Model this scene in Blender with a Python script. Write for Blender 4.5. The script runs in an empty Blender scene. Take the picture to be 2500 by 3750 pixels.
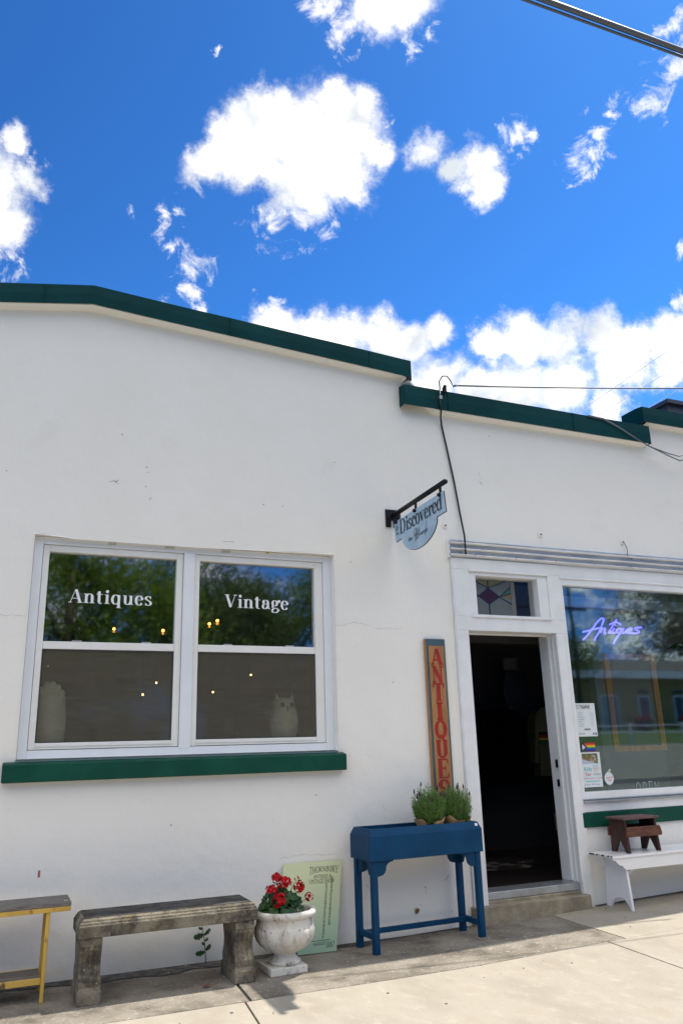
import bpy, bmesh, math, random
from mathutils import Vector, Matrix, noise
PI = math.pi
random.seed(7)

# ------------------------------------------------------------------ camera, sky, sun, exposure
scn = bpy.context.scene
COL = scn.collection
SUNV = Vector((.44, .11, 1)).normalized()
EL = math.asin(SUNV.z); AZ = math.atan2(SUNV.x, SUNV.y)

def camera():
    pitch, yaw, roll = (math.radians(a) for a in (16.6057, 23.2664, -1.6538))
    f = Vector((math.sin(yaw)*math.cos(pitch), math.cos(yaw)*math.cos(pitch), math.sin(pitch)))
    r = Vector((math.cos(yaw), -math.sin(yaw), 0)); u = r.cross(f)
    r2 = math.cos(roll)*r + math.sin(roll)*u; u2 = -math.sin(roll)*r + math.cos(roll)*u
    cd = bpy.data.cameras.new('camera'); co = bpy.data.objects.new('camera', cd); COL.objects.link(co)
    m = Matrix((r2, u2, -f)).transposed().to_4x4(); m.translation = Vector((0, -6, 1.39))
    co.matrix_world = m
    cd.sensor_fit = 'HORIZONTAL'; cd.sensor_width = 36; cd.lens = 36*2898.3/2500
    cd.clip_end = 3000; scn.camera = co
camera()

BLOBS = [(0.227, 0.701, 0.677, 0.0497, 1.0), (0.193, 0.724, 0.662, 0.0428, 1.0), (0.265, 0.69, 0.674, 0.0548, 1.0), (0.31, 0.668, 0.676, 0.045, 1.0), (0.317, 0.701, 0.639, 0.0416, 1.0), (0.271, 0.723, 0.636, 0.0466, 1.0), (0.164, 0.746, 0.646, 0.0286, 1.0), (0.318, 0.648, 0.692, 0.0232, 1.0), (0.214, 0.691, 0.691, 0.0325, 1.0), (0.344, 0.673, 0.655, 0.0216, 0.8), (0.275, 0.749, 0.602, 0.0301, 0.55), (0.248, 0.765, 0.594, 0.0226, 0.5), (0.3, 0.744, 0.596, 0.0226, 0.55), (0.347, 0.655, 0.671, 0.0165, 0.5), (0.395, 0.647, 0.653, 0.0261, 0.8), (0.428, 0.643, 0.635, 0.0222, 0.9), (0.452, 0.626, 0.635, 0.0278, 0.9), (0.466, 0.636, 0.615, 0.0264, 0.9), (0.442, 0.648, 0.62, 0.0177, 0.8), (0.476, 0.588, 0.654, 0.0193, 0.7), (0.489, 0.578, 0.653, 0.011, 0.5), (0.544, 0.558, 0.627, 0.0172, 0.6), (0.543, 0.569, 0.618, 0.0147, 0.5), (0.555, 0.538, 0.634, 0.0107, 0.5), (0.534, 0.534, 0.655, 0.0079, 0.5), (0.552, 0.509, 0.66, 0.0086, 0.7), (0.563, 0.52, 0.643, 0.0061, 0.5), (0.58, 0.493, 0.649, 0.0162, 0.7), (0.569, 0.489, 0.661, 0.0085, 0.5), (0.587, 0.474, 0.657, 0.0146, 0.6), (0.586, 0.458, 0.669, 0.0164, 0.6), (0.565, 0.451, 0.691, 0.017, 0.6), (0.302, 0.587, 0.751, 0.0303, 1.0), (0.279, 0.603, 0.747, 0.0217, 0.7), (0.266, 0.596, 0.758, 0.0193, 0.7), (0.334, 0.567, 0.753, 0.0214, 0.9), (0.348, 0.581, 0.735, 0.0149, 0.6), (0.311, 0.56, 0.768, 0.0465, 1.0), (-0.051, 0.804, 0.593, 0.0379, 1.0), (-0.039, 0.826, 0.562, 0.0296, 1.0), (-0.035, 0.775, 0.631, 0.021, 0.8), (-0.019, 0.798, 0.603, 0.0202, 0.8), (-0.032, 0.844, 0.536, 0.0175, 0.7), (-0.007, 0.791, 0.612, 0.0135, 0.6), (-0.071, 0.819, 0.57, 0.0537, 1.0), (0.132, 0.79, 0.599, 0.0204, 0.6), (0.145, 0.782, 0.606, 0.0136, 0.5), (0.144, 0.81, 0.568, 0.0159, 0.45), (0.169, 0.815, 0.554, 0.0171, 0.6), (0.165, 0.83, 0.532, 0.0122, 0.45), (0.137, 0.845, 0.517, 0.0091, 0.5), (0.178, 0.839, 0.514, 0.0092, 0.6), (0.263, 0.813, 0.52, 0.013, 0.5), (0.277, 0.822, 0.497, 0.0328, 1.0), (0.318, 0.81, 0.493, 0.0345, 1.0), (0.353, 0.797, 0.49, 0.033, 1.0), (0.394, 0.783, 0.481, 0.0346, 1.0), (0.434, 0.769, 0.47, 0.0345, 1.0), (0.459, 0.746, 0.483, 0.0252, 0.9), (0.464, 0.772, 0.435, 0.0507, 1.0), (0.407, 0.804, 0.434, 0.0593, 1.0), (0.515, 0.72, 0.465, 0.0285, 1.0), (0.544, 0.698, 0.465, 0.0369, 1.0), (0.582, 0.674, 0.454, 0.0363, 1.0), (0.615, 0.644, 0.454, 0.0335, 1.0), (0.643, 0.627, 0.439, 0.0292, 1.0), (0.673, 0.598, 0.435, 0.0322, 1.0), (0.68, 0.611, 0.406, 0.0287, 1.0), (0.638, 0.648, 0.417, 0.037, 1.0), (0.595, 0.69, 0.412, 0.0508, 1.0), (0.547, 0.729, 0.411, 0.0522, 1.0), (0.507, 0.752, 0.421, 0.0317, 1.0), (0.638, 0.669, 0.381, 0.03, 1.0), (0.664, 0.578, 0.475, 0.0117, 0.5), (0.656, 0.549, 0.517, 0.0073, 0.5), (0.345, 0.823, 0.451, 0.0485, 1.0), (0.158, 0.67, 0.725, 0.0044, 0.3), (0.173, 0.724, 0.667, 0.0272, 1), (0.17, 0.741, 0.65, 0.0286, 1), (0.198, 0.74, 0.643, 0.0299, 1), (0.231, 0.731, 0.642, 0.0291, 1), (0.197, 0.703, 0.684, 0.0289, 1), (0.235, 0.677, 0.698, 0.024, 1), (0.289, 0.656, 0.697, 0.0231, 1), (0.335, 0.706, 0.624, 0.0207, 0.8), (0.261, 0.74, 0.619, 0.0297, 0.8), (0.29, 0.731, 0.618, 0.0298, 0.8), (0.166, 0.756, 0.634, 0.0154, 0.7), (0.69, -0.71, 0.13, 0.08, 0.7)]

def world():
    w = bpy.data.worlds.new('World'); scn.world = w; w.use_nodes = True
    N = w.node_tree.nodes; L = w.node_tree.links; N.clear()
    def nd(t, **k):
        n = N.new(t)
        for a, b in k.items(): setattr(n, a, b)
        return n
    def put(s, v):
        if hasattr(v, 'is_output'): L.new(v, s)
        else: s.default_value = v
    def ma(op, a, b=0., c=0., clamp=False):
        n = nd('ShaderNodeMath', operation=op); n.use_clamp = clamp
        put(n.inputs[0], a); put(n.inputs[1], b)
        if op in ('MULTIPLY_ADD', 'SMOOTH_MAX'): put(n.inputs[2], c)
        return n.outputs[0]
    out = nd('ShaderNodeOutputWorld'); bg = nd('ShaderNodeBackground')
    sky = nd('ShaderNodeTexSky', sky_type='NISHITA'); sky.sun_disc = False
    sky.sun_elevation = EL; sky.sun_rotation = AZ; sky.air_density = 1.0; sky.dust_density = .3; sky.ozone_density = 2.0
    bg.inputs[1].default_value = SKY_STRENGTH
    tc = nd('ShaderNodeTexCoord'); d = tc.outputs['Generated']
    # the clear air of the photograph: a deeper, more saturated blue than the plain model
    mul = nd('ShaderNodeMix', data_type='RGBA', blend_type='MULTIPLY'); mul.inputs[0].default_value = 1
    L.new(sky.outputs[0], mul.inputs[6]); mul.inputs[7].default_value = SKY_TINT
    nv = nd('ShaderNodeMix', data_type='RGBA', blend_type='DIVIDE'); nv.inputs[0].default_value = 1; nv.clamp_result = False
    L.new(mul.outputs[2], nv.inputs[6]); nv.inputs[7].default_value = (.388, 1.57, 4.82, 1)
    cl = nd('ShaderNodeMix', data_type='RGBA', blend_type='DARKEN'); cl.inputs[0].default_value = 1
    L.new(nv.outputs[2], cl.inputs[6]); cl.inputs[7].default_value = (1.3, 1.22, 1.16, 1)
    gm = nd('ShaderNodeGamma'); L.new(cl.outputs[2], gm.inputs[0]); gm.inputs[1].default_value = 1.9
    mul = nd('ShaderNodeMix', data_type='RGBA', blend_type='MULTIPLY'); mul.inputs[0].default_value = 1
    L.new(gm.outputs[0], mul.inputs[6]); mul.inputs[7].default_value = (.33, 1.50, 4.80, 1)
    # cloud edges: billows from a warped direction
    wn = nd('ShaderNodeTexNoise'); wn.inputs['Scale'].default_value = 16; wn.inputs['Detail'].default_value = 8; wn.inputs['Roughness'].default_value = .72
    L.new(d, wn.inputs['Vector'])
    sub = nd('ShaderNodeVectorMath', operation='SUBTRACT'); L.new(wn.outputs['Color'], sub.inputs[0]); sub.inputs[1].default_value = (.5, .5, .5)
    sc = nd('ShaderNodeVectorMath', operation='SCALE'); L.new(sub.outputs[0], sc.inputs[0]); sc.inputs['Scale'].default_value = .062
    ad = nd('ShaderNodeVectorMath', operation='ADD'); L.new(d, ad.inputs[0]); L.new(sc.outputs[0], ad.inputs[1])
    dw = ad.outputs[0]
    field = thin = None
    for x, y, z, r, s in BLOBS:
        v = nd('ShaderNodeVectorMath', operation='DISTANCE'); L.new(dw, v.inputs[0]); v.inputs[1].default_value = (x, y, z)
        if s > .75:
            k = ma('MULTIPLY_ADD', v.outputs['Value'], -s/(r*1.18), s)
            field = k if field is None else ma('SMOOTH_MAX', field, k, .12)
        else:
            k = ma('MULTIPLY_ADD', v.outputs['Value'], -.75/(r*1.55), .75)
            thin = k if thin is None else ma('SMOOTH_MAX', thin, k, .12)
    sep = nd('ShaderNodeSeparateXYZ'); L.new(d, sep.inputs[0])
    # unseen clouds added behind the viewer, to neutralise the fill light on the wall
    bn = nd('ShaderNodeTexNoise'); bn.inputs['Scale'].default_value = 3.1; bn.inputs['Detail'].default_value = 7; bn.inputs['Roughness'].default_value = .55
    L.new(d, bn.inputs['Vector'])
    back = ma('MULTIPLY_ADD', bn.outputs[0], 5.0, -1.7)
    mk = ma('MULTIPLY_ADD', sep.outputs[1], -6., .2, True)
    back = ma('MULTIPLY_ADD', ma('SUBTRACT', 1., mk), -3., back)
    # clearer towards the horizon over the street
    lo = ma('MULTIPLY_ADD', sep.outputs[2], -4., 2.1, True)
    back = ma('MULTIPLY_ADD', lo, -1.3, back)
    field = ma('MAXIMUM', ma('MAXIMUM', field, -1.), back)
    fn = nd('ShaderNodeTexNoise'); fn.inputs['Scale'].default_value = 19; fn.inputs['Detail'].default_value = 10; fn.inputs['Roughness'].default_value = .60
    L.new(d, fn.inputs['Vector'])
    dens = ma('MULTIPLY_ADD', ma('SUBTRACT', fn.outputs[0], .5), 1.25, field)
    mr = nd('ShaderNodeMapRange', interpolation_type='SMOOTHSTEP'); L.new(dens, mr.inputs[0])
    mr.inputs[1].default_value = .0; mr.inputs[2].default_value = .55; mr.inputs[3].default_value = 0; mr.inputs[4].default_value = 1
    alpha = ma('MULTIPLY', mr.outputs[0], ma('MULTIPLY_ADD', dens, 1.3, .16, True))
    # thin torn scraps
    wv = nd('ShaderNodeTexNoise'); wv.inputs['Scale'].default_value = 30; wv.inputs['Detail'].default_value = 10; wv.inputs['Roughness'].default_value = .66; wv.inputs['Distortion'].default_value = .6
    L.new(d, wv.inputs['Vector'])
    td = ma('MULTIPLY_ADD', ma('SUBTRACT', wv.outputs[0], .52), 3.6, ma('MAXIMUM', thin, -1.))
    tr = nd('ShaderNodeMapRange', interpolation_type='SMOOTHSTEP'); L.new(td, tr.inputs[0])
    tr.inputs[1].default_value = .1; tr.inputs[2].default_value = 1.0; tr.inputs[3].default_value = 0; tr.inputs[4].default_value = .88
    alpha = ma('MAXIMUM', alpha, tr.outputs[0])
    # slight grey-blue modelling inside the thick parts
    sn = nd('ShaderNodeTexNoise'); sn.inputs['Scale'].default_value = 9; sn.inputs['Detail'].default_value = 4
    L.new(dw, sn.inputs['Vector'])
    sr = nd('ShaderNodeMapRange'); L.new(sn.outputs[0], sr.inputs[0])
    sr.inputs[1].default_value = .36; sr.inputs[2].default_value = .54; sr.inputs[3].default_value = 0; sr.inputs[4].default_value = 1
    cc = nd('ShaderNodeMix', data_type='RGBA'); L.new(sr.outputs[0], cc.inputs[0])
    cb = CLOUD_B
    cc.inputs[6].default_value = (cb*.66, cb*.71, cb*.76, 1); cc.inputs[7].default_value = (cb*1.20, cb*1.16, cb*1.10, 1)
    # added clouds behind the viewer, made brighter to lift the light on the wall
    bs = nd('ShaderNodeVectorMath', operation='SCALE'); L.new(cc.outputs[2], bs.inputs[0]); L.new(ma('MULTIPLY_ADD', mk, .42, 1.), bs.inputs['Scale'])
    mx = nd('ShaderNodeMix', data_type='RGBA'); L.new(alpha, mx.inputs[0]); L.new(mul.outputs[2], mx.inputs[6]); L.new(bs.outputs[0], mx.inputs[7])
    L.new(mx.outputs[2], bg.inputs[0]); L.new(bg.outputs[0], out.inputs[0])
SKY_STRENGTH = .13
SKY_TINT = (.235, .60, 1.03, 1)
CLOUD_B = 6.6
world()
sd = bpy.data.lights.new('sun', 'SUN'); sd.energy = 4.2; sd.angle = math.radians(.53); sd.color = (1, .95, .86)
so = bpy.data.objects.new('sun', sd); COL.objects.link(so)
so.rotation_euler = SUNV.to_track_quat('Z', 'Y').to_euler()
scn.view_settings.view_transform = 'Standard'; scn.view_settings.look = 'None'; scn.view_settings.gamma = 1
scn.view_settings.exposure = .48
scn.render.engine = 'CYCLES'
scn.cycles.max_bounces = 10; scn.cycles.diffuse_bounces = 5; scn.cycles.glossy_bounces = 4; scn.cycles.transparent_max_bounces = 16
scn.cycles.sample_clamp_indirect = 6
scn.world.cycles.sampling_method = 'MANUAL'; scn.world.cycles.sample_map_resolution = 512

# ------------------------------------------------------------------ helpers
class MB:
    """collects geometry for one mesh"""
    def __init__(s): s.v = []; s.f = []
    def add(s, vs, fs):
        o = len(s.v); s.v += [tuple(p) for p in vs]; s.f += [tuple(i+o for i in f) for f in fs]; return s
    def box(s, x0, x1, y0, y1, z0, z1):
        return s.add([(x0,y0,z0),(x1,y0,z0),(x1,y1,z0),(x0,y1,z0),(x0,y0,z1),(x1,y0,z1),(x1,y1,z1),(x0,y1,z1)],
                     [(0,3,2,1),(4,5,6,7),(0,1,5,4),(1,2,6,5),(2,3,7,6),(3,0,4,7)])
    def quad(s, a, b, c, d): return s.add([a,b,c,d], [(0,1,2,3)])
    def prism(s, pts, axis, a, b):
        """pts: outline in the plane across axis; extruded from a to b"""
        n = len(pts)
        def mk(p, t):
            return {'x': (t,p[0],p[1]), 'y': (p[0],t,p[1]), 'z': (p[0],p[1],t)}[axis]
        vs = [mk(p,a) for p in pts]+[mk(p,b) for p in pts]
        fs = [tuple(range(n))[::-1], tuple(range(n,2*n))]+[(i,(i+1)%n,(i+1)%n+n,i+n) for i in range(n)]
        return s.add(vs, fs)
    def tube(s, pts, r, n=8, cap=True):
        pts = [Vector(p) for p in pts]; vs = []; fs = []
        R = r if isinstance(r, (list, tuple)) else [r]*len(pts)
        t0 = (pts[1]-pts[0]).normalized(); up = Vector((0,0,1)) if abs(t0.z) < .9 else Vector((1,0,0))
        a = t0.cross(up).normalized()
        for i, p in enumerate(pts):
            t = (pts[min(i+1,len(pts)-1)]-pts[max(i-1,0)])
            t = t.normalized() if t.length > 1e-9 else t0
            a = (a-t*a.dot(t)); a = a.normalized() if a.length > 1e-6 else t.orthogonal().normalized()
            b = t.cross(a)
            for k in range(n):
                q = 2*PI*k/n; vs.append(p+(a*math.cos(q)+b*math.sin(q))*R[i])
        for i in range(len(pts)-1):
            for k in range(n): fs.append((i*n+k, i*n+(k+1)%n, (i+1)*n+(k+1)%n, (i+1)*n+k))
        if cap: fs += [tuple(range(n))[::-1], tuple(range((len(pts)-1)*n, len(pts)*n))]
        return s.add(vs, fs)
    def lathe(s, prof, c, n=32, lobe=None):
        vs = []; fs = []
        for i, (r, z) in enumerate(prof):
            for k in range(n):
                q = 2*PI*k/n; rr = r*(lobe(q, i) if lobe else 1)
                vs.append((c[0]+rr*math.cos(q), c[1]+rr*math.sin(q), c[2]+z))
        for i in range(len(prof)-1):
            for k in range(n): fs.append((i*n+k, i*n+(k+1)%n, (i+1)*n+(k+1)%n, (i+1)*n+k))
        fs += [tuple(range(n))[::-1], tuple(range((len(prof)-1)*n, len(prof)*n))]
        return s.add(vs, fs)
    def ball(s, c, r, n=12, m=8, sq=(1,1,1)):
        vs = [(c[0],c[1],c[2]-r*sq[2])]
        for i in range(1, m):
            ph = PI*i/m
            for k in range(n):
                q = 2*PI*k/n
                vs.append((c[0]+r*sq[0]*math.sin(ph)*math.cos(q), c[1]+r*sq[1]*math.sin(ph)*math.sin(q), c[2]-r*sq[2]*math.cos(ph)))
        vs.append((c[0],c[1],c[2]+r*sq[2])); last = len(vs)-1
        fs = [(0,1+(k+1)%n,1+k) for k in range(n)]
        for i in range(m-2):
            for k in range(n): fs.append((1+i*n+k, 1+i*n+(k+1)%n, 1+(i+1)*n+(k+1)%n, 1+(i+1)*n+k))
        o = 1+(m-2)*n
        fs += [(o+k, o+(k+1)%n, last) for k in range(n)]
        return s.add(vs, fs)
    def xf(s, fn): s.v = [tuple(fn(Vector(p))) for p in s.v]; return s
    def build(s, name, m, parent=None, smooth=False, bevel=0, seg=2, fix=True):
        me = bpy.data.meshes.new(name); me.from_pydata(s.v, [], s.f)
        if fix:
            bm = bmesh.new(); bm.from_mesh(me); bmesh.ops.recalc_face_normals(bm, faces=bm.faces); bm.to_mesh(me); bm.free()
        me.materials.append(m)
        if smooth:
            for p in me.polygons: p.use_smooth = True
        o = bpy.data.objects.new(name, me); COL.objects.link(o)
        if parent: o.parent = parent
        if bevel:
            b = o.modifiers.new('bevel', 'BEVEL'); b.width = bevel; b.segments = seg; b.limit_method = 'ANGLE'; b.angle_limit = math.radians(40)
            if smooth is None: pass
        return o
def tag(o, label=None, cat=None, group=None, kind=None):
    if label: o['label'] = label
    if cat: o['category'] = cat
    if group: o['group'] = group
    if kind: o['kind'] = kind
    return o
def thing(name, label, cat, loc=(0,0,0), rotz=0, group=None):
    o = bpy.data.objects.new(name, None); COL.objects.link(o); o.location = loc; o.rotation_euler = (0,0,rotz)
    o.empty_display_size = .1
    return tag(o, label, cat, group)
def copy_tree(o, parent=None):
    c = o.copy(); COL.objects.link(c); c.parent = parent
    for ch in list(o.children): copy_tree(ch, c)
    return c
def sm(t): return max(0., min(1., t))
def gz(x): return .025*min(max(0., x-3.), 12.)          # the pavement climbs gently to the right
def pw(x, z, y):                                         # wall measurements carried to another depth
    k = (6+y)/6; return x*k, 1.39+(z-1.39)*k

# ------------------------------------------------------------------ materials
MATS = {}
def mat(name, col, rough=.6, metal=0, col2=None, scale=8, contrast=(.4,.6), bump=0, bscale=60, stretch=None, spec=.5, spots=None, trans=0, coat=0, emit=None, extra=None):
    """procedural principled material: two tones by noise, optional bump, optional dirt spots"""
    m = bpy.data.materials.new(name); m.use_nodes = True; N = m.node_tree.nodes; L = m.node_tree.links
    b = N['Principled BSDF']; b.inputs['Roughness'].default_value = rough; b.inputs['Metallic'].default_value = metal
    b.inputs['Specular IOR Level'].default_value = spec; b.inputs['Coat Weight'].default_value = coat
    tc = N.new('ShaderNodeTexCoord'); vec = tc.outputs['Object']
    if stretch:
        mp = N.new('ShaderNodeMapping'); L.new(vec, mp.inputs[0]); mp.inputs['Scale'].default_value = stretch; vec = mp.outputs[0]
    def nz(sc, det=5, ro=.55):
        n = N.new('ShaderNodeTexNoise'); L.new(vec, n.inputs['Vector']); n.inputs['Scale'].default_value = sc; n.inputs['Detail'].default_value = det; n.inputs['Roughness'].default_value = ro; return n.outputs[0]
    def rng(s, a, c, lo=0., hi=1.):
        r = N.new('ShaderNodeMapRange'); r.interpolation_type = 'SMOOTHSTEP'; L.new(s, r.inputs[0]); r.inputs[1].default_value = a; r.inputs[2].default_value = c; r.inputs[3].default_value = lo; r.inputs[4].default_value = hi; return r.outputs[0]
    def mix(f, a, c):
        x = N.new('ShaderNodeMix'); x.data_type = 'RGBA'; L.new(f, x.inputs[0])
        for s, v in ((x.inputs[6], a), (x.inputs[7], c)):
            if isinstance(v, tuple): s.default_value = (*v, 1)
            else: L.new(v, s)
        return x.outputs[2]
    c = None
    if col2:
        c = mix(rng(nz(scale), *contrast), tuple(col), tuple(col2))
    if spots:
        for (scol, ssc, lo, hi, amt) in spots:
            c = mix(rng(nz(ssc, 8, .65), lo, hi, 0, amt), c if c else tuple(col), tuple(scol))
    if c: L.new(c, b.inputs['Base Color'])
    else: b.inputs['Base Color'].default_value = (*col, 1)
    if bump:
        bp = N.new('ShaderNodeBump'); bp.inputs['Strength'].default_value = bump; bp.inputs['Distance'].default_value = .01
        L.new(nz(bscale, 6), bp.inputs['Height']); L.new(bp.outputs[0], b.inputs['Normal'])
    if emit:
        b.inputs['Emission Color'].default_value = (*emit[:3], 1); b.inputs['Emission Strength'].default_value = emit[3]
    MATS[name] = m
    return m
W_ = mat('stucco_white', (.86,.82,.75), .85, col2=(.89,.855,.79), scale=1.1, contrast=(.25,.75), bump=.8, bscale=6, spec=.2,
         spots=[((.74,.70,.63), 2.3, .56,.80,.4), ((.66,.61,.50), 12, .64,.78,.4)])
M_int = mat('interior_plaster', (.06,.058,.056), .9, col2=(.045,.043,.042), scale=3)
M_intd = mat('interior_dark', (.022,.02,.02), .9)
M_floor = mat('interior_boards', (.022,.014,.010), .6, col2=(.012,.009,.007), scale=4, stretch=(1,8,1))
M_wood_w = mat('white_painted_wood', (.80,.79,.77), .45, col2=(.84,.835,.82), scale=5, bump=.06, bscale=40, spots=[((.58,.54,.46), 9, .66,.8,.5)], stretch=(1,1,1))
M_vinyl = mat('white_window_frame', (.80,.78,.72), .4, col2=(.83,.81,.77), scale=6, spots=[((.42,.34,.22), 13, .68,.8,.6)])
M_casing = mat('white_casing', (.76,.78,.80), .5, col2=(.80,.81,.83), scale=3, spots=[((.5,.47,.4), 17, .7,.8,.6)])
M_cap = mat('green_roof_metal', (.0008,.040,.042), .6, spec=.12, col2=(.0012,.050,.052), scale=2.2, bump=.12, bscale=3, spots=[((.006,.05,.05), 11, .62,.8,.5), ((.09,.06,.03), 21, .72,.82,.6)])
M_green = mat('green_paint', (.003,.060,.038), .5, spec=.2, col2=(.005,.074,.046), scale=5, bump=.1, bscale=30, spots=[((.16,.2,.15), 19, .70,.8,.6)])
M_galv = mat('galvanised_metal', (.68,.67,.66), .33, metal=.9, col2=(.80,.77,.73), scale=4, bump=.12, bscale=14, stretch=(1,1,3), spots=[((.25,.2,.15), 16, .66,.76,.7)])
M_black = mat('black_metal', (.010,.010,.012), .5, spec=.25)
M_cable = mat('black_cable', (.01,.01,.01), .5)
M_wiregrey = mat('grey_wire', (.12,.13,.15), .5)
M_blue = mat('blue_paint', (.003,.043,.105), .5, spec=.15, col2=(.004,.054,.13), scale=3, bump=.05, bscale=30, spots=[((.015,.07,.13), 8, .6,.8,.5)])
M_conc_new = mat('pale_concrete', (.335,.295,.235), .9, col2=(.40,.36,.295), scale=2.2, contrast=(.3,.7), bump=.25, bscale=90, spec=.2, stretch=(1.6,.9,1),
                 spots=[((.50,.45,.37), 7, .50,.72,.4), ((.33,.28,.205), 2.2, .50,.72,.6), ((.25,.215,.16), 30, .62,.70,.55), ((.55,.50,.43), 50, .60,.70,.6), ((.15,.13,.10), 95, .68,.72,.7)])
M_conc_old = mat('weathered_concrete', (.19,.165,.13), .92, col2=(.30,.265,.215), scale=2.6, contrast=(.3,.7), bump=.6, bscale=110, spec=.2,
                 spots=[((.52,.49,.42), 38, .54,.70,.8), ((.09,.08,.065), 3.5, .46,.72,.8), ((.1,.09,.08), 90, .6,.7,.6)])
M_joint = mat('joint_dirt', (.06,.055,.05), .95)
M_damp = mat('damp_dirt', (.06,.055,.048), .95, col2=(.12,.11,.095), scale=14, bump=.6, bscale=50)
M_step = mat('step_concrete', (.27,.225,.15), .9, col2=(.37,.315,.22), scale=6, bump=.6, bscale=60, spots=[((.15,.14,.12), 4, .5,.7,.6), ((.42,.38,.3), 40, .58,.7,.7)])
M_alu = mat('aluminium_sill', (.42,.44,.47), .35, metal=.6, col2=(.34,.35,.36), scale=8)
M_asph = mat('asphalt', (.13,.125,.115), .9, col2=(.17,.165,.15), scale=3, bump=.4, bscale=60)
M_grass = mat('grass', (.035,.075,.016), .95, col2=(.05,.10,.022), scale=2, bump=.8, bscale=40)
M_bench = mat('lichened_stone', (.145,.125,.09), .92, col2=(.26,.225,.165), scale=5, contrast=(.35,.65), bump=.8, bscale=55, spec=.2,
              spots=[((.045,.042,.038), 7, .44,.64,.85), ((.42,.39,.32), 38, .57,.70,.75), ((.26,.21,.09), 9, .56,.72,.6)])
M_benchtop = mat('dark_weathered_stone', (.050,.047,.045), .9, spec=.2, col2=(.09,.085,.08), scale=9, bump=.8, bscale=55, spots=[((.26,.25,.22), 26, .64,.78,.5)])
M_urn = mat('worn_white_urn', (.66,.63,.56), .75, col2=(.73,.70,.64), scale=6, bump=.4, bscale=40, spots=[((.12,.105,.09), 11, .52,.66,.8), ((.40,.33,.22), 6, .46,.70,.65), ((.08,.07,.06), 45, .60,.66,.8)], stretch=(1,1,.45))
M_soil = mat('soil', (.022,.016,.012), .95, col2=(.05,.04,.03), scale=40, bump=1, bscale=80, spots=[((.3,.28,.25), 70, .66,.72,.9)])
M_yel = mat('chipped_yellow_paint', (.55,.33,.06), .6, col2=(.62,.39,.08), scale=6, spots=[((.10,.06,.03), 13, .58,.66,.9)], bump=.2, bscale=40, stretch=(1,1,.4))
M_grey_wood = mat('weathered_board', (.13,.115,.10), .85, col2=(.20,.18,.16), scale=9, bump=.5, bscale=30, stretch=(1,9,9), spots=[((.05,.04,.035), 6, .56,.7,.8)])
M_brown = mat('stained_brown_wood', (.075,.022,.010), .5, col2=(.14,.045,.018), scale=8, bump=.3, bscale=30, stretch=(1,5,5), spots=[((.2,.09,.045), 14, .6,.75,.6)])
M_brown_d = mat('dark_brown_wood', (.028,.010,.007), .6, col2=(.06,.02,.01), scale=8, bump=.3, bscale=30, stretch=(5,5,1))
M_brown_top = mat('worn_plum_wood', (.10,.045,.04), .6, col2=(.14,.07,.06), scale=12, stretch=(1,6,6), bump=.2)
M_wbench = mat('glossy_white_paint', (.80,.80,.80), .28, col2=(.83,.82,.81), scale=4, bump=.06, bscale=25, spots=[((.2,.14,.1), 26, .70,.74,.9)])
M_chip = mat('bare_wood_chips', (.06,.035,.025), .9)
M_board = mat('varnished_pine', (.43,.205,.07), .5, col2=(.33,.145,.045), scale=7, contrast=(.35,.65), stretch=(6,6,.8), bump=.1, spots=[((.25,.10,.03), 3, .62,.74,.7)])
M_bframe = mat('blue_grey_paint', (.045,.095,.125), .6, col2=(.06,.115,.145), scale=6)
M_redpaint = mat('red_paint', (.40,.018,.006), .5, col2=(.30,.014,.005), scale=9)
M_sign = mat('mottled_blue_panel', (.33,.49,.62), .45, col2=(.45,.61,.74), scale=7, contrast=(.3,.7), spots=[((.25,.43,.52), 5, .55,.75,.6)])
M_signtext = mat('black_lettering', (.008,.012,.016), .5)
M_vinyltext = mat('white_lettering', (.85,.85,.86), .5)
M_leafd = mat('geranium_leaf', (.014,.050,.008), .6, col2=(.030,.09,.014), scale=30)
M_stem = mat('stem_green', (.09,.16,.035), .6)
M_petal = mat('red_petal', (.36,.002,.006), .6, spec=.2, col2=(.55,.005,.014), scale=40)
M_lav = mat('lavender_leaf', (.075,.165,.035), .6, col2=(.17,.31,.07), scale=22, contrast=(.3,.7))
M_lavf = mat('lavender_flower', (.035,.010,.035), .7, col2=(.07,.02,.06), scale=50)
M_kraft = mat('kraft_paper', (.46,.27,.12), .8, col2=(.55,.34,.17), scale=12)
M_poster = None
M_ink = mat('dark_olive_ink', (.035,.04,.022), .6)
M_paper = mat('white_paper', (.72,.76,.76), .6)
M_tree = [mat('broadleaf_'+a, c, .6, col2=c2, scale=1.2, contrast=(.3,.7)) for a, c, c2 in
          (('fresh', (.09,.17,.012), (.14,.24,.02)), ('mid', (.055,.115,.014), (.09,.16,.02)), ('dark', (.04,.075,.02), (.07,.11,.03)))]
def through(m, amt, col):
    N = m.node_tree.nodes; L = m.node_tree.links; o = N['Material Output']; b = N['Principled BSDF']
    t = N.new('ShaderNodeBsdfTranslucent'); t.inputs[0].default_value = (*col, 1); mx = N.new('ShaderNodeMixShader'); mx.inputs[0].default_value = amt
    L.new(b.outputs[0], mx.inputs[1]); L.new(t.outputs[0], mx.inputs[2]); L.new(mx.outputs[0], o.inputs[0])
for m_, c_ in zip(M_tree, ((.20,.30,.03), (.13,.22,.03), (.09,.15,.03))): through(m_, .4, c_)
through(M_lav, .25, (.2,.32,.06))
M_bark = mat('bark', (.09,.07,.05), .9, col2=(.05,.04,.03), scale=9, bump=.8, bscale=20)
M_yhouse = mat('yellow_siding', (.40,.29,.09), .7, col2=(.44,.32,.11), scale=2)
M_white = mat('plain_white', (.78,.78,.76), .6)
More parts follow.
